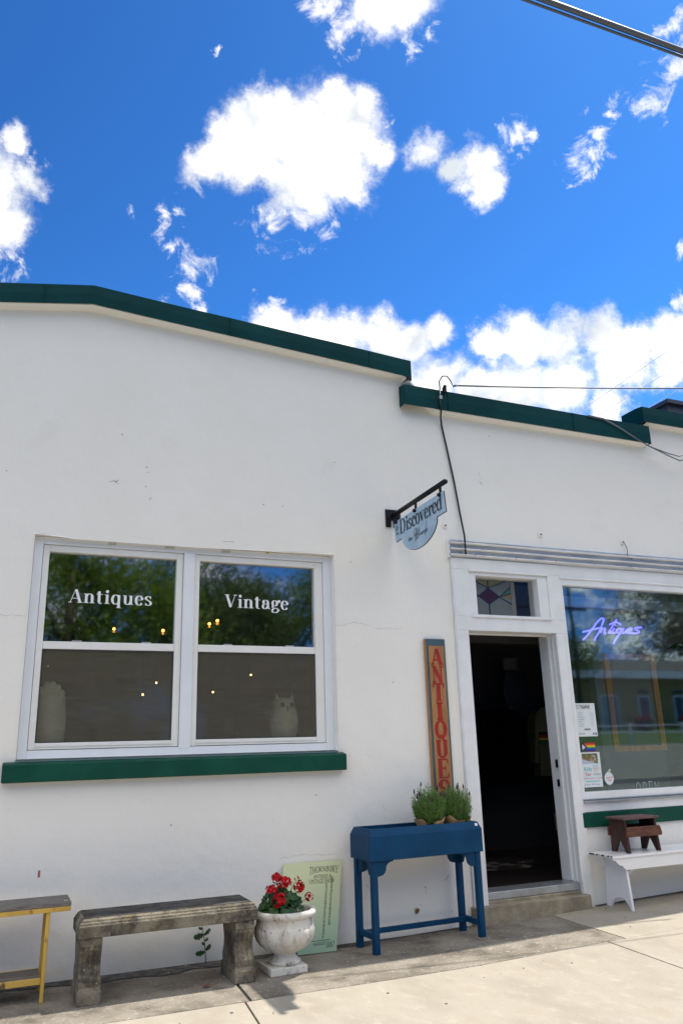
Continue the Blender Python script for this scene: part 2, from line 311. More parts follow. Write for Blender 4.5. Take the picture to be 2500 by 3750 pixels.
M_roofs = mat('dark_shingle', (.05,.05,.055), .9, col2=(.08,.08,.085), scale=10)
M_cream = mat('cream_ceramic', (.88,.82,.66), .5, col2=(.82,.74,.56), scale=8)
M_frame = mat('orange_oak', (.75,.30,.06), .5, col2=(.62,.23,.045), scale=6, stretch=(4,4,1))
def colmat(name, c, rough=.6, emit=None):
    dark = any(k in name for k in ('cloth', 'wool', 'picture', 'stripe_'))
    return MATS.get(name) or mat(name, c, 1. if dark else rough, emit=emit, spec=.0 if dark else .5)

def glass_mat(name, base, tint=(.92,.95,.94), ior_boost=1.0, rough=0.0, wobble=.0, gcol=(.95,.97,.98)):
    m = bpy.data.materials.new(name); m.use_nodes = True; N = m.node_tree.nodes; L = m.node_tree.links; N.clear()
    o = N.new('ShaderNodeOutputMaterial'); mx = N.new('ShaderNodeMixShader'); t = N.new('ShaderNodeBsdfTransparent'); g = N.new('ShaderNodeBsdfGlossy')
    t.inputs[0].default_value = (*tint, 1); g.inputs['Roughness'].default_value = rough; g.inputs['Color'].default_value = (*gcol,1)
    fr = N.new('ShaderNodeFresnel'); fr.inputs[0].default_value = 1.5
    mm = N.new('ShaderNodeMath'); mm.operation = 'MULTIPLY_ADD'; L.new(fr.outputs[0], mm.inputs[0]); mm.inputs[1].default_value = ior_boost; mm.inputs[2].default_value = base; mm.use_clamp = True
    if wobble:
        tc = N.new('ShaderNodeTexCoord'); n = N.new('ShaderNodeTexNoise'); L.new(tc.outputs['Object'], n.inputs['Vector']); n.inputs['Scale'].default_value = 2.5; n.inputs['Detail'].default_value = 2
        bp = N.new('ShaderNodeBump'); bp.inputs['Strength'].default_value = wobble; bp.inputs['Distance'].default_value = .02; L.new(n.outputs[0], bp.inputs['Height']); L.new(bp.outputs[0], g.inputs['Normal'])
    L.new(mm.outputs[0], mx.inputs[0]); L.new(t.outputs[0], mx.inputs[1]); L.new(g.outputs[0], mx.inputs[2]); L.new(mx.outputs[0], o.inputs[0])
    return m
G_win = glass_mat('window_glass', .25, (.80,.84,.82), 1.4, .032, .01)
G_low = glass_mat('screened_glass', .04, (.9,.93,.9), 1.0, .05)
G_shop = glass_mat('shop_glass', .19, (.86,.90,.88), 1.4, .030, .012, (.80,.98,.93))
G_tran = glass_mat('transom_glass', .0, (.95,.95,.95), .55)
G_lamp = glass_mat('bulb_glass', .05, (.85,.62,.32), 2.6)
G_thin = glass_mat('thin_glass', .02, (.95,.95,.95), 1.0)
def screen_mat():
    m = bpy.data.materials.new('insect_screen'); m.use_nodes = True; N = m.node_tree.nodes; L = m.node_tree.links; N.clear()
    o = N.new('ShaderNodeOutputMaterial'); mx = N.new('ShaderNodeMixShader'); t = N.new('ShaderNodeBsdfTransparent'); g = N.new('ShaderNodeBsdfDiffuse')
    tc = N.new('ShaderNodeTexCoord'); n = N.new('ShaderNodeTexNoise'); L.new(tc.outputs['Object'], n.inputs['Vector']); n.inputs['Scale'].default_value = 9; n.inputs['Detail'].default_value = 6
    mp = N.new('ShaderNodeMapping'); L.new(tc.outputs['Object'], mp.inputs[0]); mp.inputs['Scale'].default_value = (1,1,6); L.new(mp.outputs[0], n.inputs['Vector'])
    r = N.new('ShaderNodeMapRange'); L.new(n.outputs[0], r.inputs[0]); r.inputs[1].default_value = .3; r.inputs[2].default_value = .7; r.inputs[3].default_value = .29; r.inputs[4].default_value = .38
    g.inputs[0].default_value = (.245,.222,.165,1)
    L.new(r.outputs[0], mx.inputs[0]); L.new(t.outputs[0], mx.inputs[1]); L.new(g.outputs[0], mx.inputs[2]); L.new(mx.outputs[0], o.inputs[0])
    return m
G_screen = screen_mat()
def stain_glass(name, c):
    m = bpy.data.materials.new(name); m.use_nodes = True; N = m.node_tree.nodes; L = m.node_tree.links; N.clear()
    o = N.new('ShaderNodeOutputMaterial'); mx = N.new('ShaderNodeMixShader'); t = N.new('ShaderNodeBsdfTransparent'); g = N.new('ShaderNodeBsdfPrincipled')
    t.inputs[0].default_value = (*c, 1); g.inputs['Base Color'].default_value = (*c, 1); g.inputs['Roughness'].default_value = .35; g.inputs['Specular IOR Level'].default_value = .1
    mx.inputs[0].default_value = .75; L.new(t.outputs[0], mx.inputs[1]); L.new(g.outputs[0], mx.inputs[2]); L.new(mx.outputs[0], o.inputs[0])
    return m

# ------------------------------------------------------------------ lettering: skeleton letters drawn with a broad pen
def arc(cx, cy, rx, ry, a0, a1, n=14):
    return [(cx+rx*math.cos(math.radians(a0+(a1-a0)*i/n)), cy+ry*math.sin(math.radians(a0+(a1-a0)*i/n))) for i in range(n+1)]
# each stroke: (kind, points); 'p' pen (thick on verticals), 't' thin, 'T' thick, 's' serif hairline, 'd' dot
X = .48
GL = {
 'A': (.70, [('t', [(.08,.0),(.33,.70)]), ('T', [(.35,.68),(.58,.0)]), ('t', [(.18,.22),(.50,.22)]), ('s', [(0,0),(.17,0)]), ('s', [(.44,0),(.70,0)])]),
 'N': (.74, [('t', [(.13,0),(.13,.7)]), ('T', [(.15,.68),(.58,.02)]), ('t', [(.60,0),(.60,.7)]), ('s', [(.03,0),(.24,0)]), ('s', [(.02,.7),(.2,.7)]), ('s', [(.50,.7),(.71,.7)])]),
 'T': (.64, [('T', [(.32,0),(.32,.7)]), ('t', [(.05,.7),(.59,.7)]), ('t', [(.05,.7),(.04,.54)]), ('t', [(.59,.7),(.60,.54)]), ('s', [(.18,0),(.46,0)])]),
 'I': (.34, [('T', [(.17,0),(.17,.7)]), ('s', [(.03,0),(.31,0)]), ('s', [(.03,.7),(.31,.7)])]),
 'Q': (.74, [('p', arc(.36,.35,.27,.36,90,450,36)), ('p', [(.30,.10),(.42,.02),(.50,-.12),(.66,-.14)])]),
 'O': (.72, [('p', arc(.36,.35,.27,.36,90,450,36))]),
 'U': (.72, [('p', [(.16,.7),(.16,.25)]+arc(.36,.22,.20,.22,180,360)[0:]+[(.56,.7)]), ('s', [(.04,.7),(.30,.7)]), ('s', [(.46,.7),(.68,.7)])]),
 'E': (.64, [('T', [(.17,0),(.17,.7)]), ('t', [(.05,.7),(.55,.7)]), ('t', [(.05,0),(.57,0)]), ('t', [(.17,.36),(.42,.36)]), ('t', [(.55,.7),(.56,.54)]), ('t', [(.57,0),(.59,.17)]), ('t', [(.42,.44),(.42,.28)])]),
 'S': (.60, [('p', arc(.30,.52,.19,.19,20,90,6)+arc(.30,.52,.19,.19,90,200,8)[1:]+[(.20,.42),(.42,.27)]+arc(.29,.18,.21,.19,20,-90,8)+arc(.29,.18,.21,.19,-90,-160,6)[1:]), ('t', [(.50,.70),(.49,.52)]), ('t', [(.08,0),(.09,.2)])]),
 'V': (.70, [('T', [(.12,.7),(.34,.02)]), ('t', [(.35,.0),(.59,.7)]), ('s', [(0,.7),(.27,.7)]), ('s', [(.48,.7),(.70,.7)])]),
 'H': (.78, [('T', [(.16,0),(.16,.7)]), ('T', [(.62,0),(.62,.7)]), ('t', [(.16,.36),(.62,.36)]), ('s', [(.04,0),(.28,0)]), ('s', [(.04,.7),(.28,.7)]), ('s', [(.5,0),(.74,0)]), ('s', [(.5,.7),(.74,.7)])]),
 'R': (.72, [('T', [(.16,0),(.16,.7)]), ('p', [(.16,.69),(.34,.69)]+arc(.34,.53,.18,.16,90,-90,10)+[(.16,.37)]), ('T', [(.36,.36),(.60,.0)]), ('s', [(.04,0),(.28,0)]), ('s', [(.04,.7),(.2,.7)]), ('s', [(.52,0),(.70,0)])]),
 'B': (.66, [('T', [(.16,0),(.16,.7)]), ('p', [(.16,.69),(.32,.69)]+arc(.32,.53,.16,.16,90,-90,10)+[(.16,.37)]), ('p', [(.3,.37)]+arc(.34,.185,.2,.185,90,-90,10)+[(.16,.0)]), ('s', [(.04,0),(.28,0)]), ('s', [(.04,.7),(.2,.7)])]),
 'Y': (.68, [('T', [(.10,.7),(.34,.32)]), ('t', [(.34,.32),(.58,.7)]), ('T', [(.34,0),(.34,.33)]), ('s', [(.0,.7),(.22,.7)]), ('s', [(.47,.7),(.68,.7)]), ('s', [(.22,0),(.46,0)])]),
 'G': (.74, [('p', arc(.38,.35,.28,.36,40,320,24)), ('T', [(.60,.30),(.60,.05)]), ('s', [(.48,.3),(.72,.3)])]),
 'W': (1.0, [('T', [(.12,.7),(.30,.02)]), ('t', [(.30,.02),(.50,.7)]), ('T', [(.50,.7),(.68,.02)]), ('t', [(.68,.02),(.88,.7)]), ('s', [(.0,.7),(.24,.7)]), ('s', [(.78,.7),(.98,.7)])]),
 'P': (.64, [('T', [(.16,0),(.16,.7)]), ('p', [(.16,.69),(.34,.69)]+arc(.34,.51,.18,.18,90,-90,10)+[(.16,.33)])]),
 '&': (.78, [('p', [(.70,.34),(.58,.12),(.40,.0),(.22,.02),(.12,.16),(.2,.3),(.42,.46),(.44,.60),(.34,.7),(.24,.62),(.26,.48),(.46,.2),(.66,0)])]),
 'D': (.78, [('T', [(.17,0),(.17,.7)]), ('p', [(.17,.695),(.36,.695)]+arc(.36,.35,.27,.345,90,-90,18)+[(.17,.005)]), ('s', [(.04,0),(.3,0)]), ('s', [(.04,.7),(.3,.7)])]),
 'n': (.60, [('T', [(.15,0),(.15,X)]), ('p', [(.15,.33)]+arc(.31,.33,.14,.15,150,0,10)+[(.45,0)]), ('s', [(.02,0),(.28,0)]), ('s', [(.33,0),(.58,0)]), ('s', [(.02,X),(.16,X)])]),
 't': (.40, [('p', [(.17,.64),(.17,.12)]+arc(.27,.11,.10,.11,180,300,8)), ('t', [(.03,X),(.36,X)]), ('t', [(.05,.49),(.17,.63)])]),
 'i': (.30, [('T', [(.15,0),(.15,X)]), ('s', [(.02,0),(.28,0)]), ('s', [(.02,X),(.16,X)]), ('d', [(.15,.64)])]),
 'q': (.58, [('p', arc(.26,.24,.17,.245,50,310,20)), ('T', [(.43,-.2),(.43,X)]), ('s', [(.31,-.2),(.56,-.2)]), ('t', [(.35,.42),(.43,X)]), ('t', [(.35,.05),(.43,.1)])]),
 'u': (.60, [('p', [(.15,X),(.15,.14)]+arc(.28,.14,.13,.14,180,330,10)+[(.45,.16)]), ('T', [(.45,0),(.45,X)]), ('s', [(.03,X),(.16,X)]), ('s', [(.33,X),(.46,X)]), ('s', [(.44,0),(.58,0)])]),
 'e': (.50, [('p', [(.09,.27),(.42,.27)]), ('p', arc(.26,.24,.17,.245,10,325,24))]),
 's': (.44, [('p', arc(.21,.36,.13,.12,25,200,10)+[(.16,.29),(.30,.20)]+arc(.21,.12,.14,.12,25,-155,12)), ('t', [(.34,.48),(.34,.34)]), ('t', [(.06,0),(.07,.14)])]),
 'a': (.52, [('p', arc(.24,.36,.14,.12,160,0,10)+[(.38,.08),(.43,.01),(.50,.04)]), ('p', [(.38,.29),(.22,.26)]+arc(.21,.13,.12,.13,110,320,10)+[(.38,.14)]), ('d', [(.13,.36)])]),
 'g': (.54, [('p', arc(.24,.33,.13,.15,90,450,24)), ('p', [(.16,.2),(.10,.12),(.16,.06),(.38,.04),(.46,-.05),(.38,-.17),(.22,-.2),(.09,-.15),(.09,-.05),(.18,.02)]), ('t', [(.34,.42),(.50,.47)]), ('d', [(.49,.44)])]),
 'c': (.46, [('p', arc(.26,.24,.17,.245,50,315,20)), ('d', [(.36,.38)])]),
 'o': (.52, [('p', arc(.26,.24,.18,.25,90,450,30))]),
 'v': (.52, [('T', [(.12,X),(.26,.02)]), ('t', [(.26,0),(.42,X)]), ('s', [(.02,X),(.24,X)]), ('s', [(.33,X),(.51,X)])]),
 'r': (.42, [('T', [(.15,0),(.15,X)]), ('t', [(.15,.33),(.22,.44),(.34,.46)]), ('s', [(.02,0),(.28,0)]), ('s', [(.02,X),(.16,X)]), ('d', [(.35,.41)])]),
 'd': (.60, [('p', arc(.26,.24,.17,.245,50,310,20)), ('T', [(.44,0),(.44,.75)]), ('s', [(.31,.75),(.45,.75)]), ('s', [(.44,0),(.58,0)]), ('t', [(.36,.42),(.44,X)]), ('t', [(.36,.05),(.44,.1)])]),
 'h': (.60, [('T', [(.15,0),(.15,.75)]), ('p', [(.15,.33)]+arc(.31,.33,.14,.15,150,0,10)+[(.45,0)]), ('s', [(.02,0),(.28,0)]), ('s', [(.33,0),(.58,0)]), ('s', [(.02,.75),(.16,.75)])]),
 ' ': (.3, []),
}
def letters(text, thick=.13, thin=.03, serif=.03, spacing=.0):
    """flat strokes: list of polygons (u, v), widths baked in; returns polys and total advance"""
    polys = []; x = 0
    def ribbon(pts, wf):
        L_, R_ = [], []
        for i, p in enumerate(pts):
            a = pts[max(i-1,0)]; b = pts[min(i+1,len(pts)-1)]
            dx, dy = b[0]-a[0], b[1]-a[1]; l = math.hypot(dx,dy) or 1; dx /= l; dy /= l
            w = wf(dx,dy)/2; L_.append((p[0]-dy*w, p[1]+dx*w)); R_.append((p[0]+dy*w, p[1]-dx*w))
        for i in range(len(pts)-1): polys.append([L_[i],R_[i],R_[i+1],L_[i+1]])
    for ch in text:
        adv, st = GL[ch]
        for k, pts in st:
            q = [(px+x, py) for px, py in pts]
            if k == 'd': polys.append([(q[0][0]+thick*.62*math.cos(t*PI/6), q[0][1]+thick*.62*math.sin(t*PI/6)) for t in range(12)])
            elif k == 'p': ribbon(q, lambda dx,dy: thin+(thick-thin)*abs(dy)**1.6)
            elif k == 't': ribbon(q, lambda dx,dy: thin)
            elif k == 'T': ribbon(q, lambda dx,dy: thick)
            else:
                y = q[0][1]; h = serif if y < .3 else -serif
                polys.append([(q[0][0],y),(q[1][0],y),(q[1][0],y+h),(q[0][0],y+h)])
        x += adv+spacing
    return polys, x
def lay(name, polys, m, org, du, dv, parent, gap=.0016, warp=None):
    """put flat polygons on a surface: org + u*du + v*dv, each a hair above the last so none coincide"""
    org, du, dv = Vector(org), Vector(du), Vector(dv); n = du.cross(dv).normalized()
    b = MB()
    for i, p in enumerate(polys):
        off = n*(gap*(.6+.4*i/max(1,len(polys))))
        if warp: p = [warp(u,v) for u,v in p]
        b.add([org+du*u+dv*v+off for u,v in p], [tuple(range(len(p)))])
    return b.build(name, m, parent, fix=False)
def line_ribbons(strokes, w):
    polys = []
    for pts in strokes:
        for i in range(len(pts)-1):
            a, b = pts[i], pts[i+1]; dx, dy = b[0]-a[0], b[1]-a[1]; l = math.hypot(dx,dy) or 1; dx *= w/2/l; dy *= w/2/l
            polys.append([(a[0]-dy-dx*.5,a[1]+dx-dy*.5),(a[0]+dy-dx*.5,a[1]-dx-dy*.5),(b[0]+dy+dx*.5,b[1]-dx+dy*.5),(b[0]-dy+dx*.5,b[1]+dx+dy*.5)])
    return polys
def sans(name, text, m, org, du, dv, size, parent, align='LEFT'):
    """built-in plain type, turned into a mesh"""
    cu = bpy.data.curves.new(name, 'FONT'); cu.body = text; cu.size = 1; cu.align_x = align
    o = bpy.data.objects.new(name, cu); COL.objects.link(o)
    bpy.context.view_layer.update()
    me = bpy.data.meshes.new_from_object(o.evaluated_get(bpy.context.evaluated_depsgraph_get()))
    bpy.data.objects.remove(o)
    org, du, dv = Vector(org), Vector(du).normalized(), Vector(dv).normalized(); n = du.cross(dv).normalized()
    for v in me.vertices:
        c = v.co.copy(); v.co = org+du*(c.x*size)+dv*(c.y*size)+n*.0015
    me.materials.clear(); me.materials.append(m)
    o = bpy.data.objects.new(name, me); COL.objects.link(o); o.parent = parent
    return o

# ------------------------------------------------------------------ ground
def sheet(name, m, xs, ys, zf, parent=None):
    b = MB(); nx = len(xs)
    b.v = [(x, y, zf(x, y)) for y in ys for x in xs]
    b.f = [(j*nx+i, j*nx+i+1, (j+1)*nx+i+1, (j+1)*nx+i) for j in range(len(ys)-1) for i in range(nx-1)]
    return tag(b.build(name, m, fix=False), kind='structure')
def land(y):                                             # street level, then the rise on the far side
    if y > -13: return -.13
    return -.13+min(1.75, (-13-y)*.115) if y > -60 else 1.62
def gb(x, y): return gz(x)+land(y) if y < -3.9 else gz(x)-.06
XS = [-900,-200,-60,-20,-5,3,5,8,11,15,25,50,100,300,900]
sheet('ground', M_grass, XS, [-1500,-300,-90,-60,-42,-36,-29,-27.9,-25,-22,-19,-16,-13.1], lambda x, y: gz(x)+land(y)-.01)
sheet('ground', M_damp, XS, [-13.2,-8,-4,-3.9,-3.5,8,30,200,1500], lambda x, y: gz(x)-.16)
sheet('road', M_asph, XS, [-13,-10,-7,-3.87], lambda x, y: gz(x)-.125)
sheet('parking_apron', M_asph, [8,11,15,25,50,100], [-21.5,-19,-16,-13.3], lambda x, y: gz(x)+land(y)+.02)
b = MB()
for i in range(40): x = -60+i*4.5; b.box(x, x+2.6, -8.56, -8.44, gz(x)-.121, gz(x)-.120)
tag(b.build('road_markings', M_white), kind='structure')
b = MB()
for i in range(48): x = -60+i*2.5; b.box(x, x+2.49, -13.2, -13.02, gz(x+1.2)-.2, gz(x+1.2)+.02)
for i in range(48): x = -60+i*2.5; b.box(x, x+2.49, -3.86, -3.68, gz(x+1.2)-.2, gz(x+1.2)-.004)
tag(b.build('kerb', M_conc_new, bevel=.015), kind='structure')
sheet('pavement_bed', M_joint, [-60,-5,3,5,8,11,15,25,60], [-3.67,.3], lambda x, y: gz(x)-.012)
def slab(m, x0, x1, y0, y1, k=.0, name='pavement'):
    n = max(1, int((x1-x0)/.5)); xs = [x0+(x1-x0)*i/n for i in range(n+1)]
    b = MB()
    # joints run very slightly askew to the wall, as laid
    top = [(x-.16*(y+.5)*-.0+k*(y), y, gz(x)) for y in (y0, y1) for x in xs]; N_ = len(xs)
    b.v = top+[(x, y, z-.03) for x, y, z in top]
    for i in range(N_-1):
        b.f += [(i, i+1, N_+i+1, N_+i), (i, 2*N_+i, 2*N_+i+1, i+1), (N_+i, N_+i+1, 3*N_+i+1, 3*N_+i)]
    b.f += [(0, N_, 3*N_, 2*N_), (N_-1, 3*N_-1, 4*N_-1, 2*N_-1)]
    return tag(b.build(name, m, bevel=.004), kind='structure')
JX = [-58.6+2.58*i for i in range(46)]
JX = [x for x in JX]
def near(x): return x
seams = [-60,-40,-20,-10,-3.6,-1.02,1.56,4.20,6.78,9.36,12,20,40,60]
for i in range(len(seams)-1):
    a, c = seams[i]+.005, seams[i+1]-.005
    slab(M_conc_new, a, c, -3.66, -.992, .10 if abs(a) < 8 else 0)
for a, c in ((-60,-20), (-20,-3.6), (-3.595,1.55), (1.56,4.32)): slab(M_conc_old, a+.004, c-.004, -.984, .12, .06 if abs(a) < 8 else 0, 'pavement_strip')
for a, c in ((4.32,6.9), (6.9,12), (12,60)): slab(M_conc_new, a+.006, c-.004, -.986, .12, .06 if abs(a) < 8 else 0, 'pavement_strip')
# damp grime where the wall meets the pavement, widened as painted shade
rnd = random.Random(3)
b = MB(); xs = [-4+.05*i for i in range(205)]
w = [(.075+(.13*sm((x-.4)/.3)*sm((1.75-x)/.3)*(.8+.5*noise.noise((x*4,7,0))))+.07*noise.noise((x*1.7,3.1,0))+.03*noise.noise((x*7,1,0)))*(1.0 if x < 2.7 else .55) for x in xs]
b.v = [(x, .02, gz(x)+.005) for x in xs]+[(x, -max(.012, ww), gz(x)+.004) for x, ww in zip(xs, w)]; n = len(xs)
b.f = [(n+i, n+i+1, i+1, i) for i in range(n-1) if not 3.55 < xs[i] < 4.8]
tag(b.build('grime_shade_strip', M_damp, fix=False), kind='structure')

# ------------------------------------------------------------------ the shop building
shop = thing('shop_building', 'long white stuccoed shop with dark green roof edging, a double window and an open doorway', 'building')
def top1(x): return 4.858-.064*(x-.422)*.93+.0 if x > .422 else (4.858+.18*(x-.422) if x > -.6 else 4.674+.06*(x+.6))
def topb(x):
    if x < 3.24: return top1(x)
    if x < 6.10: return 4.404-.0065*(x-3.2)
    return 4.63
def wallmesh():
    xs = [-6,-.6,.142,.422,1.3,2.487,3.24,3.62,4.80,6.10,7.6,12]; zs = [-.4,.66,1.372,2.95,3.0,4.0]
    holes = [(.142,2.487,1.372,2.95),(3.62,4.80,-.4,3.0),(4.80,7.6,.66,3.0)]
    def hole(x, z): return any(a < x < c and d < z < e for a, c, d, e in holes)
    bm = bmesh.new(); vc = {}
    def V(x, y, z):
        k = (round(x,4), round(y,4), round(z,4))
        if k not in vc: vc[k] = bm.verts.new(k)
        return vc[k]
    sol = {}
    for i in range(len(xs)-1):
        for j in range(len(zs)-1):
            s = not hole((xs[i]+xs[i+1])/2, (zs[j]+zs[j+1])/2); sol[i,j] = s
            if s: bm.faces.new([V(xs[i],0,zs[j]),V(xs[i+1],0,zs[j]),V(xs[i+1],0,zs[j+1]),V(xs[i],0,zs[j+1])])
    T = .24
    for (i,j), s in sol.items():
        if s: continue
        x0,x1,z0,z1 = xs[i],xs[i+1],zs[j],zs[j+1]
        if sol.get((i-1,j)): bm.faces.new([V(x0,0,z0),V(x0,0,z1),V(x0,T,z1),V(x0,T,z0)])
        if sol.get((i+1,j)): bm.faces.new([V(x1,0,z1),V(x1,0,z0),V(x1,T,z0),V(x1,T,z1)])
        if sol.get((i,j-1)): bm.faces.new([V(x0,0,z0),V(x0,T,z0),V(x1,T,z0),V(x1,0,z0)])
        if sol.get((i,j+1)): bm.faces.new([V(x0,0,z1),V(x1,0,z1),V(x1,T,z1),V(x0,T,z1)])
    for i in range(len(xs)-1):
        a, c = xs[i], xs[i+1]; e = 1e-4
        bm.faces.new([V(a,0,4.0),V(c,0,4.0),V(c,0,topb(c-e)+.08),V(a,0,topb(a+e)+.08)])
    bm.normal_update()
    ed = [e for e in bm.edges if len(e.link_faces) == 2 and all(abs(v.co.y) < 1e-5 and .1 < v.co.x < 2.5 and 1.3 < v.co.z < 3 for v in e.verts)
          and abs(e.link_faces[0].normal.dot(e.link_faces[1].normal)) < .2]
    bmesh.ops.bevel(bm, geom=ed, offset=.018, segments=3, affect='EDGES', profile=.5)
    me = bpy.data.meshes.new('wall'); bm.to_mesh(me); bm.free(); me.materials.append(W_)
    o = bpy.data.objects.new('wall', me); COL.objects.link(o); o.parent = shop
wallmesh()
MB().box(-6,-5.8,.01,8,-.4,4.5).box(11.8,12,.01,8,-.4,4.5).box(-5.8,11.8,7.8,8,-.4,4.5).build('side_wall', W_, shop)
MB().box(-5.8,11.8,.3,7.8,4.15,4.3).box(-6,3.24,.012,.3,4.3,4.6).box(3.24,6.1,.012,.3,4.2,4.42).build('roof', M_roofs, shop)
def cap(pts, h, xr):
    """metal coping: face at y=-.1, folded over the parapet; pts = bottom edge of the face"""
    b = MB(); n = len(pts); sec = [(-.10,0),(-.105,h*.5),(-.10,h),(.0,h+.012),(.21,h+.012),(.21,h-.12),(.20,h-.12),(.20,h),(-.09,h-.006),(-.09,.003)]
    k = len(sec)
    for x, z in pts: b.v += [(x, y, z+dz) for y, dz in sec]
    for i in range(n-1):
        for j in range(k): b.f.append((i*k+j, (i+1)*k+j, (i+1)*k+(j+1)%k, i*k+(j+1)%k))
    b.f += [tuple(range(k)), tuple(range((n-1)*k, n*k))]
    # ends and the drip lip
    for (x, z), s in ((pts[0],-1),(pts[-1],1)): b.add([(x+s*.002,-.10,z),(x+s*.002,.21,z),(x+s*.002,.21,z+h+.012),(x+s*.002,0,z+h+.012),(x+s*.002,-.10,z+h)], [(0,1,2,3,4)])
    return b.build('roof_edging', M_cap, shop)
def samp(x0, x1, dx=.25):
    n = max(2, int((x1-x0)/dx)); return [x0+(x1-x0)*i/n for i in range(n+1)]
def seam(par, x, z, h): MB().box(x-.004,x+.004,-.1085,-.102,z+.004,z+h-.004).build('seam', M_cap, par)
c1 = [(x, top1(x)+.004*noise.noise((x*1.3,0,0))) for x in sorted(samp(-6,3.285)+[-.6,.422])]
k_ = cap(c1, .168, 0)
for x in (-1.4,.06,1.55,2.86): seam(k_, x, top1(x), .168)
k_ = cap([(x, 4.404-.0065*(x-3.2)+.003*noise.noise((x*2,5,0))) for x in samp(3.2,6.12)], .198, 0)
for x in (3.66,5.12): seam(k_, x, 4.404-.0065*(x-3.2), .198)
cap([(x, 4.63+.003*noise.noise((x*2,9,0))) for x in samp(6.063,12)], .172, 0)
# pale ledge below the metal
for x0, x1, f in ((-6,3.26,top1), (3.21,6.10,topb), (6.11,12,lambda x: 4.63)):
    b = MB(); xs = [x for x in sorted(samp(x0,x1,.3)+([-.6,.422] if x0 < 0 else []))]; n = len(xs)
    for i in range(n-1):
        a, c = xs[i], xs[i+1]; za, zc = f(a+1e-4), f(c-1e-4)
        b.add([(a,-.088,za-.002),(c,-.088,zc-.002),(c,.0,zc-.014),(a,.0,za-.014),(a,-.088,za+.02),(c,-.088,zc+.02)], [(0,1,2,3),(0,4,5,1)])
    b.build('eaves_ledge', W_, shop, fix=False)
MB().box(3.235,3.287,-.10,-.0,4.655,4.688).build('flashing_end', M_black, shop)
# the dark corner of a roof box further along
b = MB(); b.box(7.20,9.5,.6,2.6,4.3,5.30); b.box(7.16,9.55,.55,2.65,5.30,5.35)
b.build('roof_unit', colmat('dark_grey_metal', (.06,.06,.075)), shop)
# marks on the stucco: cracks, chips, a rusty drain hole
rc = random.Random(5); CM = [colmat('crack_grey', (.22,.20,.17)), 'crack']
def crack(pts, w=.0022, jit=.007):
    P_ = []; b = MB()
    for i in range(len(pts)-1):
        (a, c), (d, e) = pts[i], pts[i+1]; n = max(1, int(math.hypot(d-a, e-c)/.02))
        for k in range(n): t = k/n; P_.append((a+(d-a)*t+rc.uniform(-1,1)*jit*.6, c+(e-c)*t+rc.uniform(-1,1)*jit))
    P_.append(pts[-1])
    for i in range(len(P_)-1):
        a, c = P_[i], P_[i+1]; ww = w*rc.uniform(.4,1.2)
        b.add([(a[0],-.0012,a[1]-ww),(c[0],-.0012,c[1]-ww),(c[0],-.0012,c[1]+ww),(a[0],-.0012,a[1]+ww)], [(0,1,2,3)])
    b.build(CM[1], CM[0], shop, fix=False)
crack([(.642,3.401),(.67,3.413),(.687,3.403),(.705,3.426)], .0035); crack([(.69,3.405),(.711,3.395)], .0025)
crack([(.915,3.52),(.93,3.51),(.945,3.522)], .0016); crack([(.951,3.284),(.965,3.31)], .003)
crack([(4.004,3.852),(4.033,3.80),(4.02,3.78)], .002); crack([(4.0,3.764),(4.034,3.74),(4.034,3.70)], .0025)
crack([(4.151,4.255),(4.17,4.245)], .004)
CM[:] = [colmat('hairline_grey', (.45,.43,.38)), 'hairline_crack']
crack([(2.675,2.392),(2.865,2.346),(3.11,2.35)], .0011); crack([(-.043,2.348),(.132,2.347)], .0011); crack([(2.494,2.349),(2.576,2.361),(2.675,2.387)], .0011)
crack([(1.543,3.002),(1.636,3.0)], .002); crack([(2.0,.62),(2.2,.635),(2.45,.62)], .0012); crack([(3.58,2.1),(3.60,1.9),(3.585,1.7)], .0018); crack([(3.57,1.5),(3.59,1.25)], .0015)
crack([(1.95,.95),(1.955,.86)], .0012); crack([(2.85,.95),(2.9,.9)], .0012); crack([(3.56,3.7),(3.58,3.55),(3.55,3.4)], .001); crack([(2.70,.42),(2.72,.33)], .004, .012); crack([(3.2,.34),(3.21,.28)], .004, .01); crack([(3.38,.36),(3.42,.40)], .004,.01)
M_speck = colmat('speck_brown', (.30,.26,.20))
for x, z in [(.718,3.808),(2.53,3.787),(-.092,3.414),(.92,3.558),(1.879,3.34),(2.047,3.34),(.917,3.396),(.3,2.0),(3.0,1.9),(2.65,2.9),(1.2,.9),(2.3,1.05)]:
    MB().prism([(x+.006*rc.uniform(.6,1.3)*math.cos(t), z+.005*rc.uniform(.6,1.3)*math.sin(t)) for t in (0,.9,1.8,2.7,3.6,4.5,5.4)], 'y', -.0015, .0).build('speck', M_speck, shop)
for i in range(18):                                       # grime specks low on the wall
    x = rc.uniform(1.9,3.55) if i < 13 else rc.uniform(4.85,6); z = gz(x)+abs(rc.gauss(0,.09))+.01; r = rc.uniform(.002,.0045)
    MB().prism([(x+r*rc.uniform(.5,1.4)*math.cos(t), z+r*rc.uniform(.5,1.2)*math.sin(t)) for t in (0,.9,1.8,2.7,3.6,4.5,5.4)], 'y', -.0012-.00001*i, .0).build('speck', M_speck, shop)
b = MB(); b.box(.336,.350,-.0015,0,.630,.672); b.build('red_scuff', colmat('scuff_red', (.45,.12,.07)), shop)
dp = MB().lathe([(.024,0),(.026,.003),(.020,.006),(.016,.004)], (0,0,0), 11, lambda q, i: 1+.18*math.sin(3*q+1)).xf(lambda p: Vector((3.115+p.x, -p.z, .168+p.y))).build('drain_pipe', colmat('old_putty', (.55,.50,.40)), shop)
